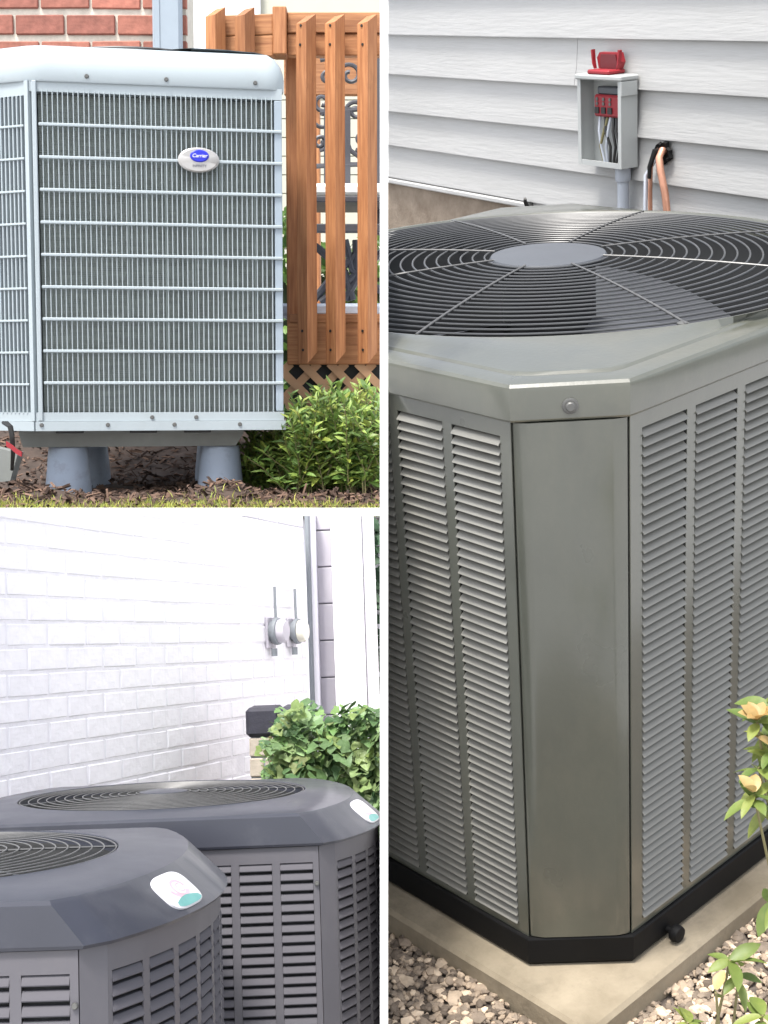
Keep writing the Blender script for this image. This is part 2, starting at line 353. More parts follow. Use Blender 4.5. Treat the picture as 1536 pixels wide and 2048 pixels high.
# tray and feet
pl = TL.at(60, 880, 1, 4.0).x-cx0; pr = TL.at(500, 880, 1, 4.0).x-cx0
tz = -.047
tr = MB(); tr.loft([[(x, y, z) for x, y in ((pl+i, .06+i), (pr-i*2.2, .06+i), (pr-i*2.2, .6), (pl+i, .6))] for i, z in ((0, 0), (0, -.012), (.010, tz), (.03, tz-.001))], True, False, True)
tr.build('base_tray', TRAY, U)
for xx in (.10, .30, .45): MB().box(pl+xx, pl+xx+.075, .052, .06, -.0085, -.0005, .001).build('tray_tab', BLACK, U)
def cone(px, yl, rb, rt):
    z0 = -zb; p = TL.at(px, 950, 1, yl); lx = Rz(-yaw) @ Vector((p.x-cx0, p.y-cy0, 0))
    c = MB().lathe([(rb, z0-.03), (rb*.985, z0+.02), (rt*1.03, tz-.012), (rt, tz-.002)], (lx.x, lx.y, 0), 32); c.build('foot', FOOT, U, 40)
cone(137, 4.02, .065, .053); cone(441, 4.10, .066, .054); cone(180, 4.45, .065, .053); cone(430, 4.6, .065, .053)

# brick house wall with downspout
BY = 6.0
wl = TL.at(-60, 0, 1, BY).x; wr = TL.at(373, 0, 1, BY).x; wtop = TL.at(0, -60, 1, BY).z
house = TL.thing('brick_house_wall', 'red brick house wall with cream mortar behind the pale unit', 'wall', (wl, BY, 0))
Lw = wr-wl
MB().box(0, Lw-.004, .012, .25, 0, wtop).build('mortar_wall', MORTAR, house)
bw, bh, pit = .198, .078, .105
bz0 = TL.at(0, 70, 1, BY).z
bme = [MB().box(0, bw, 0, .03, 0, bh, .004).mesh('brick', REDBRICK) for _ in range(1)]
for j in range(-4, 3):
    off = (.0 if j % 2 else -.104)+TL.at(82, 0, 1, BY).x-wl-.42
    for i in range(0, 9):
        x = off+i*.209
        if x < -.05 or x > Lw-.03: continue
        z = bz0+j*pit+.002
        o = inst('brick', bme[0], house, T(x, random.uniform(-.002, .002), z) @ Ry(random.uniform(-.012, .012)))
        s = min(1, (Lw-x)/bw); o.scale.x = max(.1, s)
dsx = TL.at(305, 40, 1, BY-.09).x; dsr = TL.at(361, 40, 1, BY-.09).x
ds = MB().box(dsx, dsr, BY-.10, BY-.02, .02, wtop, .008); ds.box(dsx+.012, dsx+.03, BY-.104, BY-.10, .03, wtop); 
TL.one('downspout', ds, SPOUT, 'blue grey square downspout running down the brick wall', 'downspout')
# neighbour house, far hedge, lawn
nx0 = TL.at(330, 0, 1, 9.5).x
nh = TL.thing('neighbour_house', 'pale cream neighbouring house seen between brick wall and deck', 'house', (nx0, 9.5, 0))
nb = MB()
for k in range(20): nb.box(0, 3.2, 0, .03, .12*k, .12*k+.113)
nb.box(0, 3.2, .025, 2, 0, 3.2); nb.build('wall', CREAM, nh)
MB().box(.18, .62, -.03, .0, .2, 3.0, .01).build('white_corner_board', WTRIM, nh)
hg = MB(); rnd = random.Random(3)
a = TL.at(560, 700, 1, 7.6); bb = TL.at(770, 470, 1, 7.6)
for k in range(2600):
    x = rnd.uniform(a.x-.3, .25); z = rnd.uniform(0, 1)**.8*(bb.z+.05+.12*math.sin(x*9)); y = 7.5+rnd.uniform(0, .5)
    hg.leaf((x, y, z), (rnd.gauss(0, 1), rnd.gauss(0, 1)-.5, rnd.gauss(.3, 1)), (rnd.gauss(0, .5), -1, rnd.gauss(.5, .5)), .07, .04)
hedge = TL.thing('hedge', 'green hedge beyond the deck behind the patio chair', 'hedge', (0, 0, 0))
hg.build('foliage', TREELEAF, hedge, kind='stuff')
MB().box(a.x-.3, .25, 7.65, 7.85, 0, bb.z*.8).build('inner_shade', mat('hedge_shade', (.02, .03, .012), .9), hedge)  # solid dark box, its colour stands for the shade inside the hedge
# terrain
def sheet(xs, ys, fz, m, plot, name, thick=.06):
    b = MB(); n = len(ys)
    b.v = [(x, y, fz(x, y)) for x in xs for y in ys]
    b.f = [(i*n+j, (i+1)*n+j, (i+1)*n+j+1, i*n+j+1) for i in range(len(xs)-1) for j in range(n-1)]
    return plot.one(name, b, m, kind='structure', smooth=True)
def lin(a, b, n): return [a+(b-a)*i/(n-1) for i in range(n)]
def gz(x, y):
    r = .012*math.sin(x*17+y*5)*math.sin(y*13)+.006*math.sin(x*41+1)*math.sin(y*37)
    front = .030*math.exp(-((y-3.72)/.10)**2)*(1+.5*math.sin(x*11)+.3*math.sin(x*27))
    t = min(1, max(0, (y-4.5)/.9)); return r*min(1, max(0, (y-3.5)/.3))+front-.012+.19*t*t*(3-2*t)*(1 if x < -.45 else max(0, min(1, (-.30-x)/.15)))
GY0 = TL.at(300, 1019, 2, 0).y
sheet(lin(-3.2, 0, 90), lin(GY0, 6.2, 60), gz, SOIL, TL, 'mulch_bed')
sheet(lin(-3.2, 0, 20), lin(6.2, 12, 12), lambda x, y: -.01, LAWN, TL, 'lawn')
ch = MB(); rnd = random.Random(5)
for k in range(5200):
    y = GY0+.04+(rnd.random()**1.5)*2.0; x = rnd.uniform(-1.15, -.01)*y/3.6*.98; z = gz(x, y)
    L = rnd.uniform(.012, .05)*(1 if rnd.random() < .9 else 1.6); t = rnd.uniform(.002, .006)
    m = T(x, y, z+rnd.uniform(0, .008)) @ Matrix.Rotation(rnd.uniform(0, 6.3), 4, 'Z') @ Ry(rnd.gauss(0, .4)) @ Rx(rnd.gauss(0, .5))
    vs = [m @ Vector(p) for p in ((-L/2, -t, 0), (L/2, -t*.6, 0), (L/2, t*.6, 0), (-L/2, t, 0), (-L*.4, 0, t*1.2), (L*.4, 0, t))]
    ch.add(vs, [(0, 1, 5, 4), (1, 2, 5), (2, 3, 4, 5), (3, 0, 4)])
TL.one('mulch', ch, CHIP, kind='stuff')
gr = MB()
for k in range(4200):
    y = GY0+rnd.uniform(-.02, .13)*(1 if rnd.random() < .85 else 1.5); x = rnd.uniform(-1.02, -.01); z = gz(x, y)-.004
    h = rnd.uniform(.010, .028)*(1.25 if rnd.random() < .2 else 1); a = rnd.uniform(0, 6.3); q = .0016
    dx, dy = math.cos(a)*q, math.sin(a)*q; lx, ly = rnd.gauss(0, .010), rnd.gauss(0, .010)
    gr.add([(x-dx, y-dy, z), (x+dx, y+dy, z), (x+lx*.4+dx*.7, y+ly*.4+dy*.7, z+h*.6), (x+lx*.4-dx*.7, y+ly*.4-dy*.7, z+h*.6), (x+lx, y+ly, z+h)], [(0, 1, 2, 3), (3, 2, 4)])
TL.one('grass', gr, GRASS, kind='stuff')

# deck
DY = 4.35
def dz(row, Y=DY): return TL.at(600, row, 1, Y).z
def dx(px, Y=DY): return TL.at(px, 500, 1, Y).x
D = TL.thing('wooden_deck', 'orange brown cedar deck with tall balusters and tan lattice skirt', 'deck', (dx(573), DY, 0))
ox = dx(573)
def dbox(px0, px1, r0, r1, y0, y1, name, m, bev=.003, Y=None):
    Y = Y or DY+y0
    return MB().box(dx(px0, Y)-ox, dx(px1, Y)-ox, y0, y1, dz(r1, Y), dz(r0, Y), bev).build(name, m, D)
dbox(577, 790, 24, 66, .055, .10, 'rail_board', CEDARH); dbox(577, 790, 67.5, 111, .06, .10, 'rail_board', CEDARH)
dbox(548, 575.5, 12, 108, .03, .11, 'rail_corner_block', CEDAR)
dbox(573, 599, 104, 660, .12, .21, 'post', CEDAR, .005, DY+.12)
# side rail going back to the left
sd = Rz(math.atan2(.12, -.99)) @ Matrix.Scale(-1, 4, (0, 1, 0))
for r0, r1 in ((20, 62), (63.5, 106)):
    o = MB().box(0, .205, -.03, .015, dz(r1), dz(r0), .003).build('rail_board', CEDARH, D); o.matrix_basis = T(dx(549)-ox, .07, 0) @ sd
def baluster(x, y, z0, z1, rot, wd=.040):
    h = wd/2; b = MB()
    b.add([(-h, -h, z0+.0), (h, -h, z0+.0), (h, h, z0+.035), (-h, h, z0+.035), (-h, -h, z1-.03), (h, -h, z1-.03), (h, h, z1), (-h, h, z1)],
          [(0, 1, 2, 3), (4, 5, 6, 7), (0, 1, 5, 4), (1, 2, 6, 5), (2, 3, 7, 6), (3, 0, 4, 7)])
    o = b.build('baluster', CEDAR, D); o.matrix_basis = T(x, y, 0) @ Rz(rot); return o
nail = MB().lathe([(.0042, -.0215), (.0042, -.0235), (.0001, -.024)], n=8, axis='y').mesh('screw_head', BLACK)
for pxc in (614, 671, 735):
    bal = baluster(dx(pxc-3)-ox+.004, .01, dz(727), dz(26), R_(-42), .042)
    for rw in (52, 90, 662, 700): inst('screw_head', nail, bal, T(random.uniform(-.003, .003), 0, dz(rw)))
for pxc, yy in ((497, .075), (440, .09)): baluster(dx(pxc, DY+yy)-ox, yy-.06, dz(330, DY+yy), dz(24, DY+yy), R_(-40), .042)
# floor boards (ends), rim joist, lattice
for k in range(9): MB().box(dx(576)-ox+.0, .9, .10+.145*k, .10+.145*k+.138, dz(641), dz(626), .003).build('floor_board', CEDARH, D)
k0 = dx(574)-ox
for k in range(7): MB().box(k0+k*.078, k0+k*.078+.074, .085, .10, dz(643), dz(625), .002).build('board_end', CEDARH, D)
dbox(573, 790, 644, 729, .09, .13, 'rim_joist', CEDARH)
lz0, lz1 = dz(812), dz(730); n = 0
for sgn in (1, -1):
    for k in range(-3, 8):
        L = (lz1-lz0)*1.414; b = MB().box(-L/2-.01, L/2+.01, 0, .006, -.0125, .0125); 
        xc = k0+.02+k*.086; b.xform(T(xc, .10+(.0065 if sgn > 0 else 0), (lz0+lz1)/2) @ Ry(-sgn*R_(45)))
        if xc < k0-.12 or xc > .48: continue
        b.build('lattice_strip', LATT, D)
MB().box(k0, .45, .125, .14, dz(900), dz(728)).build('underdeck_shade', INNER, D)  # dark sheet painted as the shade under the deck, behind the lattice
dbox(620, 640, 160, 660, 1.15, 1.24, 'far_post', CEDAR, .004, DY+1.15)
dbox(570, 790, 110, 190, 1.12, 1.15, 'far_rail', CEDARH, .004, DY+1.12)
fm = MB().box(dx(560, DY+.35), 0, DY+.25, DY+1.0, dz(625)+.001, dz(597), .01)
TL.one('deck_mat', fm, MATT, 'thick pale blue grey mat lying on the deck floor', 'mat')
# wrought iron chair behind the balusters
CY = DY+.75
def cp(px, py, dy=0.): p = TL.at(px, py, 1, CY+dy); return (p.x, p.y, p.z)
CHR = TL.thing('patio_chair', 'dark wrought iron patio chair with scrolled back and pale cushion on the deck', 'chair', (0, 0, 0))
def spiral(cx, cy, r, turns, a0, dirn=1): return [cp(cx+r*(1-.75*t/24)*math.cos(a0+dirn*turns*2*math.pi*t/24), cy+r*(1-.75*t/24)*math.sin(a0+dirn*turns*2*math.pi*t/24)) for t in range(25)]
for c in ((655, 155, 17, 1.4, 1.6, -1), (645, 205, 20, 1.3, 0, 1), (640, 285, 16, 1.4, 1.6, -1), (648, 235, 24, .9, 3.2, -1), (700, 150, 24, 1.2, 3.4, 1), (712, 222, 20, 1.3, 3.4, 1), (725, 280, 24, 1.1, 2.2, -1), (596, 210, 14, 1.3, 0, 1), (598, 145, 12, 1.3, 0, 1)):
    MB().tube(spiral(*c), .0075, 7).build('scroll', IRON, CHR, True)
for pts in (((640, 120), (680, 112), (720, 108), (760, 118)), ((640, 224), (700, 220), (765, 214)), ((590, 335), (680, 330), (765, 328)), ((690, 270), (700, 300), (725, 318), (765, 330)), ((752, 190), (757, 330), (760, 470))):
    MB().tube([cp(*p) for p in pts], .009, 7).build('back_rail', IRON, CHR, True)
for x0, x1 in ((648, 662), (687, 701)): MB().prism_y([(cp(x0, 385)[0], cp(x0, 385)[2]), (cp(x1, 385)[0], cp(x1, 385)[2]), (cp(x1, 215)[0], cp(x1, 215)[2]), (cp(x0, 215)[0], cp(x0, 215)[2])], CY-.008, CY+.008).build('back_slat', IRON, CHR)
MB().prism_y([(cp(748, 470)[0], cp(748, 470)[2]), (cp(775, 470)[0], cp(775, 470)[2]), (cp(770, 110)[0], cp(770, 110)[2]), (cp(752, 110)[0], cp(752, 110)[2])], CY-.02, CY+.01).build('arm_post', IRON, CHR)
a = cp(590, 410); bq = cp(775, 386); MB().box(a[0], bq[0], CY-.25, CY+.05, a[2], bq[2], .012).build('seat_cushion', CUSH, CHR)
a = cp(592, 422); bq = cp(775, 411); MB().box(a[0], bq[0], CY-.25, CY+.05, a[2], bq[2], .003).build('seat_frame', IRON, CHR)
a = cp(628, 478); bq = cp(775, 462); MB().box(a[0], bq[0], CY-.23, CY-.19, a[2], bq[2], .003).build('seat_rail', IRON, CHR)
for pts in (((600, 470), (640, 500), (690, 545), (705, 600)), ((790, 480), (735, 530), (680, 575), (640, 604)), ((690, 480), (705, 540), (760, 580), (800, 600)), ((625, 604), (660, 560), (700, 520), (740, 478)), ((712, 480), (713, 560), (690, 600))):
    MB().tube([cp(*p) for p in pts], .014, 7).build('leg', IRON, CHR, True)

# green shrub at the right foot of the unit
SH = TL.thing('shrub', 'bright green narrow leaved shrub below the deck lattice', 'shrub', (dx(650, 4.2), 4.2, 0))
sx0 = dx(650, 4.2); rnd = random.Random(11); fol = MB(); stm = MB()
for k in range(270):
    u = rnd.random(); px = 500+u*275; y = 4.2+rnd.uniform(-.22, .10)
    topr = (782 if px > 640 else 868-(px-500)*.62)+rnd.uniform(-24, 40)+(rnd.uniform(30, 90) if rnd.random() < .5 else 0)
    if px < 580: y = max(y, 4.24)
    topr = min(topr, 915)
    p = TL.at(px, 950, 1, y); x = p.x-sx0; zt_ = TL.at(px, topr, 1, y).z; lean_x = rnd.gauss(0, .06); lean_y = rnd.gauss(-.02, .05)
    kx = rnd.gauss(0, .02); pos = lambda t: (x+lean_x*t**1.5+kx*math.sin(t*5), y-4.2+lean_y*t**1.5, -.01+zt_*t)
    stm.tube([pos(t) for t in (0, .25, .5, .75, 1)], .0022, 4, r1=.001)
    nl = int(12+zt_*90)
    for j in range(nl):
        t = .15+.85*(j/nl); a = j*2.4+rnd.gauss(0, .5); q = pos(t); L = rnd.uniform(.026, .056)*(1.1-.3*t)
        fol.leaf(q, (math.cos(a), math.sin(a), rnd.uniform(-.2, 1.3)+.6*(t > .85)), (rnd.gauss(0, .5), -.5, 1), L, L*rnd.uniform(.24, .36), rnd.uniform(0, .35))
stm.build('stem', STEM, SH, kind='stuff'); fol.build('foliage', LEAFA, SH, kind='stuff')
# cable bundle and grey box at the far left with a red tag
wp = TL.thing('cable_bundle', 'black cable bundle with bright red tag hanging beside the left foot', 'cable', (0, 0, 0))
CP = lambda px, py, Y: tuple(TL.at(px, py, 1, Y))
for k, dxp in enumerate((0, 4, 8)):
    MB().tube([CP(6+dxp, 845, 3.7), CP(18+dxp*.6, 853, 3.68), CP(22+dxp*.5, 870, 3.68), CP(25+dxp*.3, 905, 3.7), CP(24, 940, 3.72)], .0045, 7).build('cable', BLACK, wp, True)
rt = MB(); pts = [CP(x, y, 3.66) for x, y in ((12, 888), (22, 894), (32, 903), (43, 909))]
rt.loft([[(p[0], p[1], p[2]+.008), (p[0]+.002, p[1]+.005, p[2]+.006), (p[0], p[1]+.004, p[2]-.006), (p[0], p[1], p[2]-.006)] for p in pts], True, True, True); rt.build('tag', RED, wp)
lb = MB(); q = [CP(-20, 893, 3.75), CP(36, 906, 3.75), CP(20, 962, 3.75), CP(-20, 966, 3.75)]
lb.add(q+[(x, y+.06, z) for x, y, z in q], [(0, 1, 2, 3), (7, 6, 5, 4), (0, 4, 5, 1), (1, 5, 6, 2), (2, 6, 7, 3), (3, 7, 4, 0)])
TL.one('grey_box', lb, TRAY, 'dark grey tapered box standing in the mulch at the far left', 'box')

# ================================================================== RIGHT: greige unit on a concrete pad against white siding
Wx, Wy, cc = 1.09, 1.026, .107
def octo(o):
    c = cc+o*.586
    x0, x1, y0, y1 = -o, Wx+o, -o, Wy+o
    return [(c-o, y0), (x1-c+o, y0), (x1, c-o), (x1, y1-c+o), (x1-c+o, y1), (c-o, y1), (x0, y1-c+o), (x0, c-o)]
def radial(poly, cx, cy, angs):
    out = []
    for a in angs:
        d = Vector((math.cos(a), math.sin(a))); best = None
        for i in range(len(poly)):
            p = Vector(poly[i])-Vector((cx, cy)); q = Vector(poly[(i+1) % len(poly)])-Vector((cx, cy)); e = q-p
            den = d.x*e.y-d.y*e.x
            if abs(den) < 1e-9: continue
            t = (p.x*e.y-p.y*e.x)/den; s = (p.x*d.y-p.y*d.x)/den
            if t > 0 and -1e-6 <= s <= 1+1e-6 and (best is None or t < best): best = t
        out.append((cx+d.x*best, cy+d.y*best))
    return out
fx, fy, FR_ = .545, .513, .495
angs = sorted(set([2*math.pi*i/120 for i in range(120)]+[round(math.atan2(y-fy, x-fx) % (2*math.pi), 6) for x, y in octo(0)]))
G = RR.thing('air_conditioner', 'big greige unit with louvered sides and broad angled corner standing on a concrete pad', 'air conditioner', (0, 0, -.85))
def up(mb): mb.v = [(x, y, z+.85) for x, y, z in mb.v]; return mb
rings = []
for o, z in ((-.01, -.004), (.004, -.004), (.006, -.001), (.006, .036), (.0045, .041), (0, .0445), (-.012, .0465), (-.028, .047), (-.033, .050), (-.038, .0505)):
    rings.append([(x, y, z) for x, y in radial(octo(o), fx, fy, angs)])
def circ(r, z): return [(fx+r*math.cos(a), fy+r*math.sin(a), z) for a in angs]
mix = []
last = rings[-1]
for t, z in ((.5, .055), (.97, .0595)):
    mix.append([(p[0]*(1-t)+q[0]*t, p[1]*(1-t)+q[1]*t, z) for p, q in zip(last, circ(FR_+.004, 0))])
rings += mix+[circ(FR_, .059), circ(FR_-.003, .055), circ(FR_-.004, .02)]
up(MB().loft(rings)).build('top_cover', GREIGE, G, 25)
up(MB().loft([circ(FR_-.005, .03), circ(FR_-.012, -.03), circ(FR_-.03, -.12), circ(FR_-.03, -.30)], True, False, True)).build('fan_shroud', INNER, G, True)
# guard
def gzr(r): return .0725-.0155*((r-.10)/.39)**2
for k in range(19):
    r = .108+k*.0205
    up(MB().tube([(fx+r*math.cos(a*math.pi/48), fy+r*math.sin(a*math.pi/48), gzr(r)) for a in range(96)], .0017, 6, True)).build('guard_ring', GUARD, G, True)
d0 = math.atan2(-1.063-fy, -1.2587-fx)
for k in range(8):
    a = d0+R_(22.5)+k*math.pi/4; pts = []
    for t in range(9): r = .099+t*(FR_-.099)/8; pts.append((fx+r*math.cos(a), fy+r*math.sin(a), gzr(r)+.0022))
    up(MB().tube(pts, .0019, 6)).build('guard_spoke', SPOKE, G, True)
for k in range(4):
    a = d0+R_(22.5)+k*math.pi/2; x, y = fx+(FR_-.012)*math.cos(a), fy+(FR_-.012)*math.sin(a)
    up(MB().lathe([(.006, .052), (.009, .053), (.009, .058), (.0001, .061)], (x, y, 0), 10)).build('guard_clip', SCREWM, G, True)
up(MB().lathe([(.098, .064), (.100, .069), (.097, .0735), (.08, .0755), (.04, .077), (.0001, .0775)], (fx, fy, 0), 64)).build('motor_cover', HUB, G, 40)
up(MB().lathe([(.075, -.09), (.08, -.08), (.08, .05), (.06, .06)], (fx, fy, 0), 32)).build('fan_motor', INNER, G, True)
for k in range(3):
    b = MB(); a0 = d0+R_(150)+k*2*math.pi/3; top = []
    for i in range(9):
        row = []
        for j in range(7):
            r = .07+j*(FR_-.12)/6; a = a0+(i/8-.5)*(1.25-.25*j/6); z = -.085+.11*(i/8-.5)+.02*math.sin(i/8*3.14)
            row.append((fx+r*math.cos(a), fy+r*math.sin(a), z))
        top.append(row)
    b.loft([t for t in top], False); b.loft([[(x, y, z-.003) for x, y, z in t] for t in top], False); up(b).build('fan_blade', BLADE, G, True)
# body: corner posts, louver panels, slats
def face(kind):                                        # matrix from face axes (u along the face, v outwards, z up) to unit
    if kind == 'left': return Matrix(((0, -1, 0, 0), (1, 0, 0, 0), (0, 0, 1, 0), (0, 0, 0, 1)))
    return Matrix(((1, 0, 0, 0), (0, -1, 0, 0), (0, 0, 1, 0), (0, 0, 0, 1)))
FACEA = Matrix(((0, -1, 0, 0), (1, 0, 0, 0), (0, 0, 1, .85), (0, 0, 0, 1)))   # u = +y, v = -x  (the right hand side seen, x = 0)
FACEB = Matrix(((1, 0, 0, 0), (0, -1, 0, 0), (0, 0, 1, .85), (0, 0, 0, 1)))   # u = +x, v = -y
# which is which: local y runs left-away so the plane x = 0 is the left face; local x runs right-away so the plane y = 0 is the right face
cw, gap, zs0, zs1, NS = .089, .0175, -.787, -.027, 56
sp = (zs1-zs0)/NS
def slat(wd):
    h = wd/2; pr = [(-.011, .0046), (-.006, .0034), (-.001, -.0002), (.0026, -.0036), (.0034, -.0050), (.0022, -.0054), (-.0005, -.0022), (-.011, .0028)]
    b = MB(); b.loft([[(-h, v, z) for v, z in pr], [(h, v, z) for v, z in pr]], True, True, True); return b
big = 0
for FM, Wd, u0, cwid, pitch, seen in ((FACEA, Wy, .127, .0885, .106, 3), (FACEB, Wx, .133, .098, .117, 2)):
    cols = []; u = u0
    while u+cwid < Wd-.10: cols.append(u); u += pitch
    p = MB(); e = .0012
    edges = [cc]+[q for cu in cols for q in (cu, cu+cwid)]+[Wd-cc]
    for i in range(0, len(edges), 2): p.box(edges[i]+(0.0012 if i == 0 else 0), edges[i+1]-(0.0012 if i == len(edges)-2 else 0), -.0016, 0, -.80, -.004)
    for cu in cols: p.box(cu, cu+cwid, -.0016, 0, zs1, -.004); p.box(cu, cu+cwid, -.0016, 0, -.80, zs0)
    p.xform(FM).build('louver_panel', GREIGE, G)
    MB().box(cc+.005, Wd-cc-.005, -.05, -.022, -.79, -.02).xform(FM).build('coil', INNER, G)  # plain dark box, its colour stands for the shaded interior behind the slats
    me = slat(cwid-.001).mesh('louver_slat', SLATM, 30)
    rest = MB()
    for ci, cu in enumerate(cols):
        for k in range(NS):
            m = FM @ T(cu+cwid/2, 0, zs0+(k+.45)*sp)
            if ci < seen: inst('louver_slat', me, G, m)
            else: q = slat(cwid-.001).xform(m); rest.add(q.v, q.f)
    if rest.v: rest.build('louver_slat', SLATM, G, kind='stuff', smooth=30)
# chamfered corner post: face with softly turned edges
def chpost(p0, p1, inward, nm):
    p0, p1 = Vector(p0), Vector(p1); t = (p1-p0); L = t.length; t.normalize(); nrm = Vector((t.y, -t.x)); 
    if nrm.dot(inward) > 0: nrm = -nrm
    prof = [(.0015, -.02), (.0015, -.004), (.0028, -.0005), (.006, .0012), (.018, .0045), (.024, .0052), (L/2, .0056), (L-.024, .0052), (L-.018, .0045), (L-.006, .0012), (L-.0028, -.0005), (L-.0015, -.004), (L-.0015, -.02)]
    pts = [p0+t*a+nrm*o for a, o in prof]
    b = MB(); b.prism([(q.x, q.y) for q in pts], -.7985, -.006); return up(b).build(nm, GREIGE, G, 30)
ctr = Vector((fx, fy))
ocp = octo(0)
for i in range(1, 8, 2):
    p0, p1 = ocp[i], ocp[(i+1) % 8]; chpost(p0, p1, ctr-(Vector(p0)+Vector(p1))/2, 'corner_post')
up(MB().prism([tuple(p) for p in octo(-.055)], -.79, -.31)).build('inner_casing', INNER, G)
for kk, FM in enumerate((Matrix(((0, 1, 0, Wx), (1, 0, 0, 0), (0, 0, 1, .85), (0, 0, 0, 1))), Matrix(((1, 0, 0, 0), (0, 1, 0, Wy), (0, 0, 1, .85), (0, 0, 0, 1))))):
    MB().box(cc+.002, (Wy if kk == 0 else Wx)-cc-.002, -.004, 0, -.80, -.004).xform(FM).build('rear_panel', GREIGE, G)
# screw on the cap corner
m = T(cc/2+.0, cc/2, .85+.017) @ Rz(R_(-45)) 
sc1 = MB().lathe([(.0001, .0005), (.0105, .0005), (.0105, -.002), (.0088, -.003), (.0065, -.003), (.0065, -.0065), (.005, -.008), (.0001, -.008)], n=20, axis='y')
o = sc1.build('cap_screw', SCREWM, G, 40); o.matrix_basis = T(cc/2-.0045, cc/2-.0045, .85+.015) @ Rz(R_(-45))
# base pan
bo_ = [[(x, y, z) for x, y in octo(o)] for o, z in ((-.03, -.8005), (.004, -.8005), (.0055, -.803), (.0055, -.842), (.001, -.849), (-.03, -.849))]
up(MB().loft(bo_, True, True, True)).build('base_pan', BASEB, G)
kp = RR.at(1352, 1866, 2, -.835)
kn = MB().lathe([(.006, 0), (.006, .01), (.0125, .012), (.014, .018), (.012, .025), (.0001, .027)], n=18, axis='y'); kn.v = [(x, -y, z) for x, y, z in kn.v]
o = kn.build('drain_cap', BASEB, G, 40); o.location = (kp.x, -.004, .013+.002)
# pad
pd = MB().box(-.055, Wx+.07, -.052, Wy+.07, -.902, -.85, .006)
RR.one('concrete_pad', pd, PAD, 'worn tan concrete pad in the gravel under the greige unit', 'pad')
# gravel bed
def gh(x, y): return -.888+.006*math.sin(x*23)*math.sin(y*19+1)
xs, ys = lin(-.75, 1.9, 70), lin(-.75, 2.6, 70)
b = MB(); b.v = [(x, y, gh(x, y)-.008) for x in xs for y in ys]; b.f = [(i*70+j, (i+1)*70+j, (i+1)*70+j+1, i*70+j+1) for i in range(69) for j in range(69)]
RR.one('gravel_bed', b, GRAVELB, kind='structure', smooth=True)
ico = bmesh.new(); bmesh.ops.create_icosphere(ico, subdivisions=1, radius=1); ico.verts.index_update()
IV = [v.co.copy() for v in ico.verts]; IF = [[v.index for v in f.verts] for f in ico.faces]; ico.free()
gv = MB(); rnd = random.Random(21)
def vis(p):
    q = RM @ Vector(p); return q.y > .3 and -.05 < q.x/q.y < .33 and -.42 < q.z/q.y < .3
cnt = 0
while cnt < 5200:
    x, y = (rnd.uniform(-.45, .9), rnd.uniform(-.45, -.04)) if rnd.random() < .5 else (rnd.uniform(-.45, -.03), rnd.uniform(-.45, .9))
    if -.05 < x and -.047 < y: continue
    z = gh(x, y)
    if not vis((x, y, z)): continue
    r = rnd.uniform(.0035, .0085)*(1.6 if rnd.random() < .12 else 1)
    m = T(x, y, z-.005+rnd.uniform(0, .008)) @ Rz(rnd.uniform(0, 6.3)) @ Rx(rnd.uniform(-.6, .6))
    sx, sy, sz = rnd.uniform(.8, 1.5), rnd.uniform(.7, 1.1), rnd.uniform(.5, .85)
    gv.add([m @ Vector((v.x*r*sx*rnd.uniform(.8, 1.15), v.y*r*sy*rnd.uniform(.8, 1.15), v.z*r*sz*rnd.uniform(.8, 1.15))) for v in IV], IF); cnt += 1
RR.one('gravel', gv, GRAVELM, kind='stuff')
# house wall
nw = Vector((.9754, -.2204)); dw = Vector((-.2204, -.9754)); PD = 1.21       # into the wall; along it towards the picture's right
WM = Matrix(((dw.x, nw.x, 0, nw.x*PD), (dw.y, nw.y, 0, nw.y*PD), (0, 0, 1, 0), (0, 0, 0, 1)))
if WM.to_3x3().determinant() < 0: raise SystemExit('mirrored wall')
WR = RR.sub(WM)
zl = [WR.at(777, r, 1, 0).z for r in (351, 288, 221, 147, 69)]
e = zl[4]-zl[3]
ul = WR.at(700, 300, 1, 0).x; ur = WR.at(1620, 300, 1, 0).x
HW = WR.thing('house_wall', 'white vinyl clapboard house wall above a brown concrete foundation', 'wall', (0, 0, -.9))
zz = [zl[0]-.0, zl[1], zl[2], zl[3], zl[4], zl[4]+e, zl[4]+2*e, zl[4]+3*e]
seam = WR.at(1158, 120, 1, 0).x; us = WR.at(1066, 390, 1, 0).x
def board(u0, u1, z0, z1, nm='siding_board'):
    pr = [(-.002, z1+.006), (-.0035, z1-.001), (-.008, z0+(z1-z0)*.4), (-.0165, z0+.003), (-.0165, z0), (-.001, z0), (.004, z0+.004), (.004, z1+.006)]
    b = MB(); b.loft([[(u0, y, z+.9) for y, z in pr], [(u1, y, z+.9) for y, z in pr]], True, True, True); return b.build(nm, VINYL, HW, 25)
for i in range(len(zz)-1):
    if i == 3:
        board(ul, seam, zz[i], zz[i+1]); board(seam+.0015, ur, zz[i], zz[i+1])
    else: board(ul, ur, zz[i], zz[i+1])
board(us+.005, ur, zl[0]-e*.97, zl[0]-.001)
board(us+.005, ur, zl[0]-2*e*.97, zl[0]-e*.97)
b = MB().box(ul, us, -.022, .0, zl[0]-.017+.9, zl[0]-.003+.9, .003); b.build('starter_trim', VINYL, HW)
MB().box(ul, ur, .004, .12, 0, zz[-1]+.9).build('wall_core', INNER, HW)
MB().box(ul, us+.004, -.006, .0035, 0, zl[0]-.0175+.9).build('foundation', FOUND, HW)
o = MB().tube([(us+.002, -.02, zl[0]-.012), (us+.006, -.03, zl[0]+.002), (us+.012, -.034, zl[0]+.012)], .006, 8, r1=.004); WR.one('cable_end', o, BLACK, 'short black cable end poking out below the siding trim', 'cable', smooth=True)
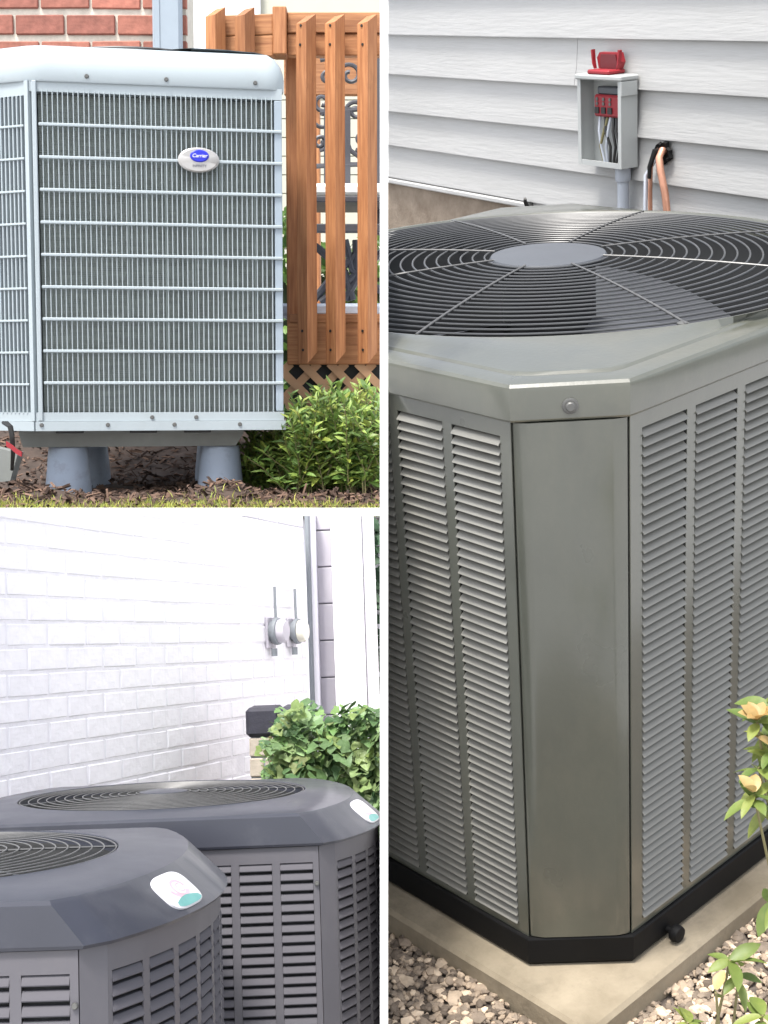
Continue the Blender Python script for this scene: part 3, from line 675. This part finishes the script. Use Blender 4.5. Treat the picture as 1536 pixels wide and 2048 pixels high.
# disconnect box
dep = .062
p0 = WR.at(1157, 165, 1, -dep); p1 = WR.at(1241, 165, 1, -dep); zt_ = WR.at(1153, 156, 1, -dep).z; zb_ = WR.at(1172, 329, 1, -dep).z
bw_ = p1.x-p0.x+.004
DB = WR.thing('disconnect_box', 'open grey metal disconnect box on the white siding with red fuse block inside', 'electrical box', (p0.x, 0, zb_))
hh = zt_-zb_; tk = .004
s = MB(); s.box(0, tk, -dep, -.016, 0, hh); s.box(bw_-tk, bw_, -dep, -.016, 0, hh); s.box(tk, bw_-tk, -dep, -.016, 0, tk); s.box(tk, bw_-tk, -.020, -.0165, tk, hh)
s.box(-.001, .0105, -dep-.003, -dep-.0002, 0, hh); s.box(bw_-.0105, bw_+.001, -dep-.003, -dep-.0002, 0, hh); s.box(.011, bw_-.011, -dep-.003, -dep-.0002, 0, .012)
s.build('enclosure', BOXG, DB)
MB().box(-.006, bw_+.006, -dep-.008, -.015, hh-.002, hh+.010, .003).build('hood', BOXG, DB)
MB().box(bw_+.0012, bw_+.006, -dep-.006, -.02, hh-.035, hh-.003, .001).build('hood_flange', BOXG, DB)
fbz = hh*.56
MB().box(bw_*.22, bw_*.86, -.045, -.0205, fbz, fbz+.05, .004).build('fuse_block', RED, DB)
for k in range(3): MB().box(bw_*.26+k*.024, bw_*.26+k*.024+.015, -.048, -.0452, fbz+.008, fbz+.022).build('fuse_slot', BLACK, DB)
for k in range(3):
    for zq in (.030, .040): MB().lathe([(.0042, -.0452), (.0042, -.0475), (.0001, -.048)], (bw_*.26+k*.024+.0075, 0, fbz+zq), 10, 'y').build('terminal_screw', SCREWM, DB, True)
MB().box(bw_*.26, bw_*.82, -.040, -.0205, fbz+.0505, fbz+.068, .003).build('fuse_base', HUB, DB)
for k, (xa, xb, mm) in enumerate(((.3, .38, COND), (.42, .60, BLACK), (.55, .50, COND), (.68, .82, BLACK), (.62, .72, BLACK), (.48, .36, STEM))):
    MB().tube([(bw_*xa, -.036, fbz-.0005), (bw_*(xa*.7+xb*.3)+.004, -.046, fbz*.72), (bw_*xb, -.044, fbz*.4), (bw_*(xb*.6+.2), -.04, .006)], .0035, 7).build('wire', mm, DB, True)
# red pull-out lying on top of the box
pz = hh+.0105
RP = WR.thing('fuse_pullout', 'red plastic fuse pullout lying open on top of the grey box', 'fuse pullout', (p0.x+bw_*.48, -.036, zb_+pz))
q = MB(); q.box(-.040, .040, -.030, .022, 0, .010, .003); q.build('base', RED, RP)
q = MB(); q.prism_y([(-.044, .034), (-.038, .0105), (.036, .0105), (.044, .026), (.036, .046), (-.034, .046)], .004, .018); q.build('face_plate', RED, RP)
q = MB(); q.prism_y([(-.030, .0105), (.030, .0105), (.034, .022), (.028, .042), (-.026, .042)], .0005, .0038); q.build('recess_shade', mat('shaded_red_plastic', (.11, .008, .012), .5), RP)  # darker red plate, shade of a hollow put into its colour
for sx in (-1, 1): MB().prism_y([(sx*.041, .0102), (sx*.048, .022), (sx*.052, .052), (sx*.047, .053), (sx*.045, .028)], -.008, .0015).build('prong', RED, RP)
# conduit under the box
cu_ = WR.at(1246, 350, 1, -.034)
CN = WR.thing('conduit', 'grey plastic conduit running down from the open electrical box', 'conduit', (cu_.x, -.034, -.88))
MB().lathe([(.0135, 0), (.0135, zb_+.88-.03)], n=20).build('pipe', COND, CN, True)
MB().lathe([(.0165, zb_+.88-.034), (.0185, zb_+.88-.030), (.0185, zb_+.88-.002), (.014, zb_+.88-.0015)], n=20).build('coupling', COND, CN, 40)
MB().lathe([(.026, zb_+.88-.0014), (.026, zb_+.88-.0002)], n=6).build('lock_nut', BLACK, CN)
# refrigerant pipes out of a dark hole
hp = WR.at(1329, 305, 1, -.012)
LS = WR.thing('refrigerant_pipes', 'copper pipes coming out of a dark torn hole in the siding', 'pipes', (hp.x, -.012, hp.z))
hl = MB(); hl.v = []; ring = [(.024*math.cos(a*math.pi/9)*(1+.25*math.sin(a*2.7)), -.002, .022*math.sin(a*math.pi/9)*(1+.2*math.cos(a*1.9))) for a in range(18)]
hl.loft([[(x*1.15, -.001, z*1.15) for x, y, z in ring], [(x, -.010, z) for x, y, z in ring], [(x*.55, -.004, z*.55) for x, y, z in ring]], True, True, True); hl.build('hole_dark', BASEB, LS, True)  # black ragged lump on uncut siding, painted as the dark of the hole
for k, (xo, r, dr) in enumerate(((.010, .0085, .036), (-.014, .0052, -.004))):
    zend = -.85-hp.z+.9*0
    pts = [(xo*.4, .01, .004), (xo*.6, -.012, .006), (xo, -.024, -.008), (xo+dr*.25, -.028, -.035), (xo+dr*.7, -.028, -.085), (xo+dr, -.026, -.16), (xo+dr, -.026, -.8)]
    MB().tube(pts, r, 12).build('copper_pipe', COPPER, LS, True)
MB().tube([(-.004, .01, .004), (-.008, -.022, .004), (-.012, -.034, -.03), (-.010, -.036, -.055)], .009, 10, r1=.004).build('insulation', BASEB, LS, True)
MB().tube([(-.024, -.0, -.01), (-.03, -.03, -.05), (-.026, -.036, -.2), (-.026, -.036, -.8)], .0045, 8).build('grey_line', COND, LS, True)
# foreground plants on the right
def leafmesh(L, W_, m):
    b = MB(); n = 6; rows = []
    for i in range(n+1):
        t = i/n; wd = W_*.5*math.sin(math.pi*min(1, t*.93+.07))**.8*(1 if t < 1 else .05); z = -.22*L*t*t
        rows.append([(L*t, -wd, z+wd*.35), (L*t, 0, z), (L*t, wd, z+wd*.35)])
    b.loft(rows, False); return b.mesh('leaf', m, 60)
lm = [leafmesh(.040, .017, RLEAF), leafmesh(.028, .012, RLEAF), leafmesh(.034, .0105, RLEAF)]
pm = leafmesh(.030, .018, BUD)
wpet = leafmesh(.045, .016, mat('pale_petal', (.62, .5, .44), .5, var=.15, vs=30, trans=.3))
def rpt(px, py, dist):
    d = Vector(((px-768)/F, 1, (1024-py)/F)); return RR.I @ (d*dist)
def plant(label, base_px, dist, sprigs, group=None, seed=1):
    rnd = random.Random(seed)
    tops = [rpt(px, py, d) for px, py, d, *_ in sprigs]; bx = rpt(*base_px, dist)
    b0 = Vector((bx.x, bx.y, -.885))
    P = RR.thing('leafy_plant', label, 'plant', b0, 0, group)
    for (px, py, d, n, flo), tp in zip(sprigs, tops):
        v = tp-b0; mid = v*.5+Vector((rnd.gauss(0, .015), rnd.gauss(0, .015), .02))
        MB().tube([(0, 0, 0), tuple(mid), tuple(v)], .0025, 6, r1=.0015).build('stem', STEM, P, True)
        for j in range(n):
            a = j*2.4+rnd.random(); el = rnd.uniform(-.5, .3)+(.5 if j < 2 else 0); back = v*(1-.10*(j/n)*rnd.random()*3*(.04/max(.04, v.length)))
            me = rnd.choice(lm)
            inst('leaf', me, P, T(*back) @ Rz(a) @ Ry(el) @ Rx(rnd.gauss(0, .3)))
        for j in range(flo):
            inst('petal', pm, P, T(*(v+Vector((0, 0, .004)))) @ Matrix.Scale(.75, 4) @ Rz(j*1.3+rnd.random()) @ Ry(-.9+.35*rnd.random()) @ Rx(rnd.gauss(0, .3)))
    return P
plant('tall leafy plant with yellow orange blossom beside the right louvers', (1700, 1990), 1.56,
      [(1515, 1445, 1.50, 4, 7), (1538, 1405, 1.52, 5, 0), (1517, 1535, 1.50, 6, 0), (1508, 1590, 1.48, 7, 3), (1540, 1615, 1.5, 7, 0), (1545, 1500, 1.5, 7, 4), (1535, 1570, 1.53, 6, 0), (1530, 1470, 1.54, 6, 0), (1545, 1800, 1.52, 6, 0)], seed=4)
plant('low green seedling with pointed leaves growing in gravel right of the pad', (1470, 2010), 1.52, [(1460, 1920, 1.53, 6, 0), (1478, 1950, 1.54, 5, 0)], seed=8)
plant('broad leaves at the bottom edge of the gravel under the pad corner', (1420, 2080), 1.5, [(1375, 2045, 1.47, 6, 0), (1432, 1985, 1.49, 1, 1), (1525, 2030, 1.48, 5, 0)], seed=15)

# ================================================================== LOWER LEFT: two slate capped units by a white painted brick wall
BLW = .72
def arc_outline():
    Wf, ls, Rb = BLW, .046, .74
    p = Vector((0, 0)); out = [tuple(p)]; hd = 0.
    def go(L, h):
        nonlocal p
        p = p+Vector((math.cos(R_(h)), math.sin(R_(h))))*L; out.append(tuple(p))
    def side(base):
        go(ls, base+45)
        n = 12
        for k in range(n): h = base+60+60*(k+.5)/n; go(Rb*R_(60)/n, h)
        go(ls, base+135)
    go(Wf, 0); side(0); go(Wf, 180); side(180)
    return out[:-1]
OUT = arc_outline()
OC = (sum(x for x, y in OUT)/len(OUT), sum(y for x, y in OUT)/len(OUT))
ys_ = [y for x, y in OUT]; OC = (BLW/2, (max(ys_)+min(ys_))/2)
oang = sorted(set([round(math.atan2(y-OC[1], x-OC[0]) % (2*math.pi), 6) for x, y in OUT]+[2*math.pi*i/96 for i in range(96)]))
OHX, OHY = max(x for x, y in OUT)-OC[0], max(ys_)-OC[1]
def oring(ins, z, ang=None, insx=None):
    out = []; insx = ins if insx is None else insx
    for x, y in radial(OUT, OC[0], OC[1], ang or oang):
        out.append((OC[0]+(x-OC[0])*(1-insx/OHX), OC[1]+(y-OC[1])*(1-ins/OHY), z))
    return out
def on_fascia(a, t, out=.0):
    p = Vector(oring(-.009, .855, [a], -.013)[0]); q = Vector(oring(-.004, .909, [a], .048)[0]); p2 = Vector(oring(-.009, .855, [a+.01], -.013)[0])
    n = (p2-p).cross(q-p).normalized(); return p*(1-t)+q*t+n*out
def trane(label, loc, rz, group):
    P = BL.thing('air_conditioner', label, 'air conditioner', loc, rz, group)
    R0_ = .326
    def oc(r, z): return [(OC[0]+r*math.cos(a), OC[1]+r*math.sin(a), z) for a in oang]
    a_ = oring(.034, .9185, None, .075); mid = [tuple((Vector(p)*.5+Vector(q)*.5).xy)+(.9215,) for p, q in zip(a_, oc(R0_+.006, .93))]
    MB().loft([oring(.01, .850), oring(-.007, .850, None, -.010), oring(-.009, .855, None, -.013), oring(-.004, .909, None, .048), oring(.004, .9145, None, .054), a_, mid, oc(R0_+.006, .925), oc(R0_+.002, .926), oc(R0_, .925), oc(R0_-.002, .915), oc(R0_-.01, .86)]).build('top_cover', SLATE, P, 24)
    MB().loft([oc(R0_-.004, .905), oc(R0_-.02, .85), oc(R0_-.02, .62)], True, False, True).build('fan_shroud', INNER, P, True)
    for k in range(14):
        r = .062+k*.0200
        MB().tube([(OC[0]+r*math.cos(q*math.pi/36), OC[1]+r*math.sin(q*math.pi/36), .931-.008*(r/.335)**2) for q in range(72)], 0.0013, 5, True).build('guard_ring', SPOKE, P, True)
    for k in range(6):
        q = k*math.pi/3+.3; MB().tube([(OC[0]+r*math.cos(q), OC[1]+r*math.sin(q), .928-.008*(r/.335)**2) for r in (.03, .12, .2, .332)], .002, 5).build('guard_spoke', GUARD, P, True)
    MB().lathe([(.055, .923), (.055, .932), (.045, .934), (.0001, .935)], (OC[0], OC[1], 0), 32).build('motor_cover', SLATE, P, 40)
    # flat front with columns of louvers
    Wf = BLW; cw_, pt = .0665, .0825; zt0, zb0 = .8165, .06; pz_ = .0203
    c_r = Wf-.0125; cols = [c_r-cw_-pt*k for k in range(7)]
    p = MB(); ed = [0]+[q for cu in sorted(cols) for q in (cu, cu+cw_)]+[Wf-.0008]
    for i in range(0, len(ed), 2): p.box(ed[i], ed[i+1], 0, .002, .05, .848)
    for cu in cols: p.box(cu, cu+cw_, 0, .002, zt0, .848); p.box(cu, cu+cw_, 0, .002, .05, zb0)
    p.build('louver_panel', PURGREY, P)
    def sl(wd, hgt=.0203, dp=.012):
        h = wd/2; pr = [(.010, .0105), (.004, .0098), (.0012, .0066), (-.0022, -.0022), (-.0012, -.0040), (.0030, .0045), (.010, .0080)]
        return MB().loft([[(-h, v, z) for v, z in pr], [(h, v, z) for v, z in pr]], True, True, True)
    me = sl(cw_-.001).mesh('louver_slat', SLATB, 30); n = int((zt0-zb0)/pz_)
    rest = MB()
    for cu in cols:
        for k in range(n):
            m = T(cu+cw_/2, 0, zt0-(k+.55)*pz_)
            if k < 22: inst('louver_slat', me, P, m)
            else: q = sl(cw_-.001).xform(m); rest.add(q.v, q.f)
    # corner strips and bowed panels
    s45 = Vector((.046*math.cos(R_(45)), .046*math.sin(R_(45))))
    MB().prism([(Wf+.0008, 0), (Wf+s45.x, s45.y-.0006), (Wf+s45.x-.01, s45.y+.006), (Wf-.004, .012)], .05, .848).build('corner_strip', PURGREY, P)
    Rb = .74
    def bow(th): # position at heading th along the right hand bow
        p0 = Vector((Wf+s45.x, s45.y)); f = lambda a: Vector((math.sin(R_(a)), -math.cos(R_(a))))*Rb
        return p0+f(th)-f(60)
    NB = 9; dth = 60/NB; pn = MB()
    def strip(t0, t1, z0, z1):
        r = [bow(t0+(t1-t0)*i/3) for i in range(4)]; nr = [Vector((math.sin(R_(t0+(t1-t0)*i/3)), -math.cos(R_(t0+(t1-t0)*i/3)))) for i in range(4)]
        pn.prism([tuple(q) for q in r]+[tuple(q-m_*.002) for q, m_ in reversed(list(zip(r, nr)))], z0, z1)
    ms = sl(Rb*R_(dth*.80)).mesh('louver_slat', SLATB, 30)
    for k in range(NB):
        t0 = 60+k*dth; strip(t0, t0+dth*.10, .05, .848); strip(t0+dth*.9, t0+dth, .05, .848)
        strip(t0+dth*.1, t0+dth*.9, zt0-.005, .848); strip(t0+dth*.1, t0+dth*.9, .05, zb0)
        c = (bow(t0+dth*.1)+bow(t0+dth*.9))/2; th_ = R_(t0+dth/2)
        for j in range(n):
            m = T(c.x, c.y, zt0-.006-(j+.55)*pz_) @ Rz(th_)
            if j < 22 and k < 7: inst('louver_slat', ms, P, m)
            else: q = sl(Rb*R_(dth*.8)).xform(m); rest.add(q.v, q.f)
    pn.build('bowed_panel', PURGREY, P, 30)
    rest.build('louver_slat', SLATB, P, kind='stuff')
    MB().loft([oring(.016, .055), oring(.016, .845)], True, True, True).build('coil', INNER, P)  # plain dark body, interior shade behind the louvers put into its colour
    yb = max(ys_)
    MB().box(.0, Wf, yb-.003, yb, .05, .848).build('rear_panel', PURGREY, P)
    pl_ = MB(); pts = [Vector((-s45.x, s45.y))+Vector((-(math.sin(R_(60+60*i/12))-math.sin(R_(60)))*Rb, -(math.cos(R_(60+60*i/12))-math.cos(R_(60)))*Rb)) for i in range(13)]
    pl_.prism([tuple(q) for q in pts]+[(q.x+.004, q.y) for q in reversed(pts)], .05, .848); pl_.build('side_panel', PURGREY, P, 30)
    MB().loft([oring(.002, 0), oring(-.006, .005), oring(-.006, .046), oring(.01, .0495)], True, True, True).build('base_pan', BASEB, P)
    inst('screw', scr, P, T(Wf-.0055, -.0015, zt0-.042) @ Matrix.Scale(.8, 4))
    return P
def sticker(P, a0, wd, ht, tc):
    # rounded badge lying on the sloping fascia of the cap
    ctr_ = on_fascia(a0, tc); ex = (on_fascia(a0+.02, tc)-on_fascia(a0-.02, tc)).normalized(); ez = (on_fascia(a0, 1)-on_fascia(a0, 0)).normalized(); nn = ex.cross(ez).normalized()
    if nn.dot(Vector((ctr_.x-OC[0], ctr_.y-OC[1], .2))) < 0: nn = -nn
    def se(k, sc_=1): c, s_ = math.cos(k), math.sin(k); return (abs(c)**.55*math.copysign(1, c)*wd/2*sc_, abs(s_)**.55*math.copysign(1, s_)*ht/2*sc_)
    N = 40; def_ = [se(2*math.pi*i/N) for i in range(N)]
    pt = lambda u, v, o: tuple(ctr_+ex*u+ez*v+nn*o)
    bp = MB().loft([[pt(u, v, -.004) for u, v in def_], [pt(u, v, .002) for u, v in def_], [pt(u*.95, v*.95, .0035) for u, v in def_]], True, True, True).build('badge', STICK, P, 30)
    t = []
    for i in range(13): u = -wd*.36+wd*.72*i/12; t.append((u, -ht*.30+ht*.10*math.cos(i/12*math.pi-1.57)))
    low = [(u*.94, max(v*.94, -ht)) for u, v in def_ if v < -ht*.30]
    low.sort(); poly = t+list(reversed([q for q in low if abs(q[0]) < wd*.40]))
    MB().add([pt(u, v, .0039) for u, v in poly], [tuple(range(len(poly)))]).build('teal_mark', TEAL, bp)
    for r, a1, a2, cx_, cz_ in ((.20, 0, 4.6, .06, .03), (.11, 1, 5.5, .10, .02), (.30, 3.4, 5.6, .02, .10)):
        r *= wd; inn, ou = [], []
        for i in range(15): a = a1+(a2-a1)*i/14; inn.append(pt(cx_*wd+r*.72*math.cos(a), cz_*ht+r*.72*math.sin(a)*.7, .0038)); ou.append(pt(cx_*wd+r*math.cos(a), cz_*ht+r*math.sin(a)*.7, .0038))
        MB().loft([inn, ou], False).build('pink_mark', PINK, bp)
pB = BL.at(637, 1690, 2, .85); pF = BL.at(157, 1897, 2, .85)
rb, rf = R_(2.0), R_(-1.0)
loc = lambda p, r: (p.x-BLW*math.cos(r), p.y-BLW*math.sin(r), 0)
back = trane('slate capped purple grey unit standing nearer the white brick wall, seen whole across the picture', loc(pB, rb), rb, 'slate capped air conditioners by the white wall')
front = trane('nearest slate capped unit at the lower left with white, pink and teal badge', loc(pF, rf), rf, 'slate capped air conditioners by the white wall')
def find_a(P, px):
    best = None
    for i in range(160):
        a = -1.2+i*.007; q = P.matrix_world @ on_fascia(a, .5); x = 768+F*q.x/q.y
        if best is None or abs(x-px) < best[0]: best = (abs(x-px), a)
    return best[1]
af = find_a(front, 356)
sticker(front, af, .118, .068, .54)
sticker(back, af+.04, .118, .068, .54)
# paving
BL.one('patio_paving', MB().box(-2.5, .25, .9, 6.6, -.08, -.0), PAVE, kind='structure')
# white painted brick wall
wd_ = math.atan2(.953, .302)
p00 = BL.at(16, 1300, 1, 3.78)
WB = BL.sub(T(p00.x, 3.78, 0) @ Rz(wd_))               # x along the wall, visible side is -y
tE = WB.at(614, 1300, 1, 0).x
BW = WB.thing('white_brick_wall', 'white painted brick house wall behind the two slate capped units', 'wall', (0, 0, 0))
MB().box(-.8, tE, .003, .2, 0, 1.75).build('painted_joints', WMORT, BW)
cp_ = .0677; wb_, hb_ = .2025, .0645
wme = MB().box(0, wb_, 0, .03, 0, hb_, .006).mesh('brick', WBRICK)
zrow = WB.at(16, 1243, 1, 0).z
rnd = random.Random(9)
for j in range(-9, 9):
    z = zrow+j*cp_
    off = -.62+(0 if j % 2 else .103)
    for i in range(16):
        x = off+i*.2062
        if x > tE-.02 or z < .02: continue
        o = inst('brick', wme, BW, T(x, rnd.uniform(-.0012, .0012), z) @ Ry(rnd.uniform(-.008, .008)) @ Rz(rnd.gauss(0, .004)))
        if x+wb_ > tE: o.scale.x = (tE-x)/wb_
# corner pipe, trim, lilac siding, column
mt_ = WB.at(588, 1262, 1, -.05)
yE = 5.95
def bx_(px0, px1, y0, y1, z0=0., z1=1.9, bev=.004): return MB().box(BL.at(px0, 1280, 1, y0).x, BL.at(px1, 1280, 1, y0).x, y0, y1, z0, z1, bev)
BL.one('downspout', MB().tube([(BL.at(620, 1280, 1, yE).x, yE+.05, 0), (BL.at(620, 1280, 1, yE).x, yE+.05, 1.9)], .011, 12), METER, 'thin dark pipe down the corner of the white brick wall', 'pipe', smooth=True)
BL.one('corner_trim', bx_(624, 637, yE+.06, yE+.2), WTRIM, 'narrow white trim board between dark pipe and lilac siding', 'trim')
SW = BL.thing('siding_wall', 'narrow strip of lilac grey siding between white trim and column', 'wall', (0, 0, 0))
for k in range(12):
    z = .0+k*.157+.03; sbx = bx_(638, 669, yE+.15, yE+.19, z, z+.153, .004); sbx.build('siding_board', LILAC, SW)
bx_(638, 669, yE+.185, yE+.25, 0, 1.9, 0).build('backing', METER, SW)
CO = BL.thing('porch_column', 'broad white porch column at the right of the lilac siding', 'column', (0, 0, 0))
bx_(668, 730, yE-.05, yE+.1).build('shaft', WTRIM, CO); bx_(731.5, 755, yE-.02, yE+.1).build('edge_board', WBRICK, CO)
# electric meters on the wall
for k, (pxm, lab, m1, m2, rr) in enumerate(((567, 'dark grey round meter base on the white wall, left of the cream one', METER, METER, .052), (607, 'cream round glass meter on the white wall beside the corner pipe', MGLASS, MGLASS, .050))):
    mp = WB.at(pxm, 1262, 1, -.06); 
    E_ = WB.thing('electric_meter', lab, 'meter', (mp.x, 0, mp.z), 0, 'round meters on the white brick wall')
    MB().box(-rr*.8, rr*.8, -.012, 0, -rr*1.25, rr*1.05, .003).build('back_plate', LILAC, E_)
    MB().lathe([(rr*.8, -.0122), (rr*.8, -.024), (rr, -.026), (rr*1.02, -.034), (rr, -.042), (rr*.9, -.044)], n=28, axis='y').build('base_ring', METER, E_, 30)
    MB().lathe([(rr*.86, -.0442), (rr*.86, -.062), (rr*.72, -.072), (.0001, -.076)], n=28, axis='y').build('dial_cover', LILAC if k == 0 else m2, E_, 40)
    MB().lathe([(.012, -rr*1.25), (.012, -rr*1.25-.03)], (0, -.02, 0), 12).build('fitting', METER, E_, True)
    MB().tube([(0, -.03, rr-.004), (0, -.028, rr+.05), (0, -.028, rr+.12)], .006, 8).build('riser', METER, E_, True)
# pillar with dark cap
PY = 4.75
pp = lambda px, py, y=PY: BL.at(px, py, 1, y)
PL = BL.thing('stone_pillar', 'short tan block pillar with a thick dark cap in front of the white wall', 'pillar', (pp(496, 1500).x, PY, 0))
pw = pp(600, 1500).x-pp(496, 1500).x; zc0, zc1 = pp(500, 1475).z, pp(500, 1416).z
MB().box(-.006, pw*.62, 0, .22, zc0, zc1, .012).build('cap', CAPD, PL); MB().box(pw*.63, pw*1.1, .0, .22, zc0, zc1, .012).build('cap', CAPD, PL)
bhh = .066
for k in range(int(zc0/bhh)):
    z1_ = zc0-.003-k*bhh
    for q in range(2):
        x0 = .004+(pw*.55*q if k % 2 == 0 else (pw*.3 if q else 0)); x1 = (x0+pw*.54 if k % 2 == 0 else (pw*1.05 if q else pw*.29))
        MB().box(x0, x1, .008, .21, z1_-bhh+.005, z1_, .004).build('block', STONE, PL)
MB().box(.008, pw*1.0, .014, .2, 0, zc0-.002).build('core', METER, PL)
# ivy
iv = BL.thing('ivy', 'green variegated ivy bush spilling over the pillar behind the far unit', 'ivy', (pp(660, 1600, 4.6).x, 4.6, 0))
ix = pp(660, 1600, 4.6).x
def ivyleaf(s, fold=.12, seed=0):
    b = MB(); r_ = random.Random(seed); pts = [(0, .03), (-.10, .22), (.02, .40), (.16, .50), (.30, .46), (.36, .38), (.50, .44), (.62, .40), (.66, .28), (.80, .20), (.92, .10), (1, 0)]
    full = pts+[(x, -y) for x, y in reversed(pts[:-1])]
    z = lambda x, y: s*(-.16*x*x+fold*abs(y)-.25*y*y+.03*math.sin(9*x+r_.random())+.02*math.sin(11*y))
    v = [(x*s, y*s*.95, z(x, y)) for x, y in full]+[(x*s, 0, z(x, 0)-.02*s) for x in (.15, .4, .7)]
    n = len(full); f = []
    for i in range(n-1):
        xm = (full[i][0]+full[i+1][0])/2; k = 0 if xm < .27 else (1 if xm < .55 else 2)
        k2 = 0 if full[i+1][0] < .27 else (1 if full[i+1][0] < .55 else 2)
        f.append((i, i+1, n+k))
        if k2 != k: f.append((i+1, n+k2, n+k))
    f.append((n-1, 0, n)); b.add(v, f); return b
im = [ivyleaf(s_, fo, q).mesh('leaf', IVY, 60) for q, (s_, fo) in enumerate(((.040, .1), (.050, .2), (.058, .05), (.066, .15), (.074, .25), (.085, .1)))]
rnd = random.Random(31)
def ivtop(px): return 1420+14*math.sin(px*.05)+(0 if px < 610 else (22*math.exp(-((px-645)/16)**2)))+max(0, (560-px))*1.4
fill = MB()
for k in range(900):
    px = rnd.uniform(528, 790); y = rnd.uniform(4.42, 4.8)
    py = ivtop(px)+(rnd.random()**1.2)*300
    if px < 565 and py < 1440: continue
    p = pp(px, py, y)
    m = T(p.x-ix, p.y-4.6, p.z) @ Rz(rnd.uniform(-2.6, -.5)) @ Ry(rnd.uniform(-.2, 1.1)) @ Rx(rnd.gauss(0, .5))
    if k < 290: 
        p = pp(px, ivtop(px)+rnd.random()*190, rnd.uniform(4.36, 4.5)); m = T(p.x-ix, p.y-4.6, p.z) @ Rz(rnd.uniform(-2.6, -.5)) @ Ry(rnd.uniform(.0, 1.1)) @ Rx(rnd.gauss(0, .5))
        inst('leaf', rnd.choice(im), iv, m)
    else: q = ivyleaf(rnd.choice((.045, .06, .075)), .15, k).xform(m); fill.add(q.v, q.f)
fill.build('inner_foliage', mat('ivy_inner_leaf', (.10, .19, .07), .5, var=.3, vs=12, rnd=('island', [(.4, .5, .45), (1, 1, .8), (1.6, 1.4, 1.2)])), iv, kind='stuff')
for k in range(14):
    x = pp(545+k*17, 1600, 4.65).x-ix; MB().tube([(x*.6, .05, 0), (x*.9, .05, .35), (x, .03, pp(600, 1470, 4.65).z)], .006, 5).build('stem', STEM, iv, True)
# dark evergreen behind the column
ev = BL.thing('evergreen_shrub', 'dark green shrub glimpsed at the right behind the white column', 'shrub', (0, 6.35, 0))
eb = MB(); 
for k in range(900):
    x = rnd.uniform(-.22, .05); z = rnd.uniform(.1, 1.85); y = rnd.uniform(-.1, .25)
    eb.leaf((x, y, z), (rnd.gauss(0, 1), rnd.gauss(-.5, 1), rnd.gauss(0, 1)), (rnd.gauss(0, .4), -1, .4), .06, .035)
eb.build('foliage', mat('evergreen_leaf', (.02, .06, .025), .6, var=.3, vs=8), ev, kind='stuff')
MB().tube([(-.08, .12, 0), (-.08, .12, 1.7)], .05, 8, r1=.02).build('trunk', STEM, ev, True)
# retaining wall that carries the upper plot
FREE.one('retaining_wall', MB().box(-3.6, -.006, 4.46, 4.56, -2.2, -.02, .004), WTRIM, 'white retaining wall under the mulch bed', 'wall')

# ------------------------------------------------------------------ trim what would run through the white dividers
bpy.context.view_layer.update()
def world_of(o):
    m = o.matrix_basis
    while o.parent: o = o.parent; m = o.matrix_basis @ m
    return m
def fit(plot, planes):
    todo = list(plot.roots)
    while todo:
        o = todo.pop(); todo += list(o.children)
        if o.type != 'MESH': continue
        wm = world_of(o); inv = wm.inverted()
        for co, no in planes:                          # keep the side the normal points away from
            co, no = Vector(co), Vector(no)
            d = [(wm @ v.co-co).dot(no) for v in o.data.vertices]
            if not d or max(d) <= 0: continue
            if min(d) >= 0: bpy.data.objects.remove(o); o = None; break
            if o.data.users > 1: o.data = o.data.copy()
            bm = bmesh.new(); bm.from_mesh(o.data)
            ln = (wm.to_3x3().transposed() @ no).normalized()
            r = bmesh.ops.bisect_plane(bm, geom=bm.verts[:]+bm.edges[:]+bm.faces[:], plane_co=inv @ co, plane_no=ln, clear_outer=True)
            cut = [e for e in r['geom_cut'] if isinstance(e, bmesh.types.BMEdge)]
            if plot is RR and cut and 'stuff' not in str(o.get('kind')) and o.get('kind') != 'structure':
                try: bmesh.ops.holes_fill(bm, edges=cut, sides=0)
                except Exception: pass
            bm.to_mesh(o.data); bm.free()
fit(RR, [((th+.0006, 0, 0), (-1, 0, 0))])
fit(TL, [((-th-.0006, 0, 0), (1, 0, 0))])
fit(BL, [((-th-.0006, 0, 0), (1, 0, 0)), ((0, 0, -.0), (0, 0, 1))])
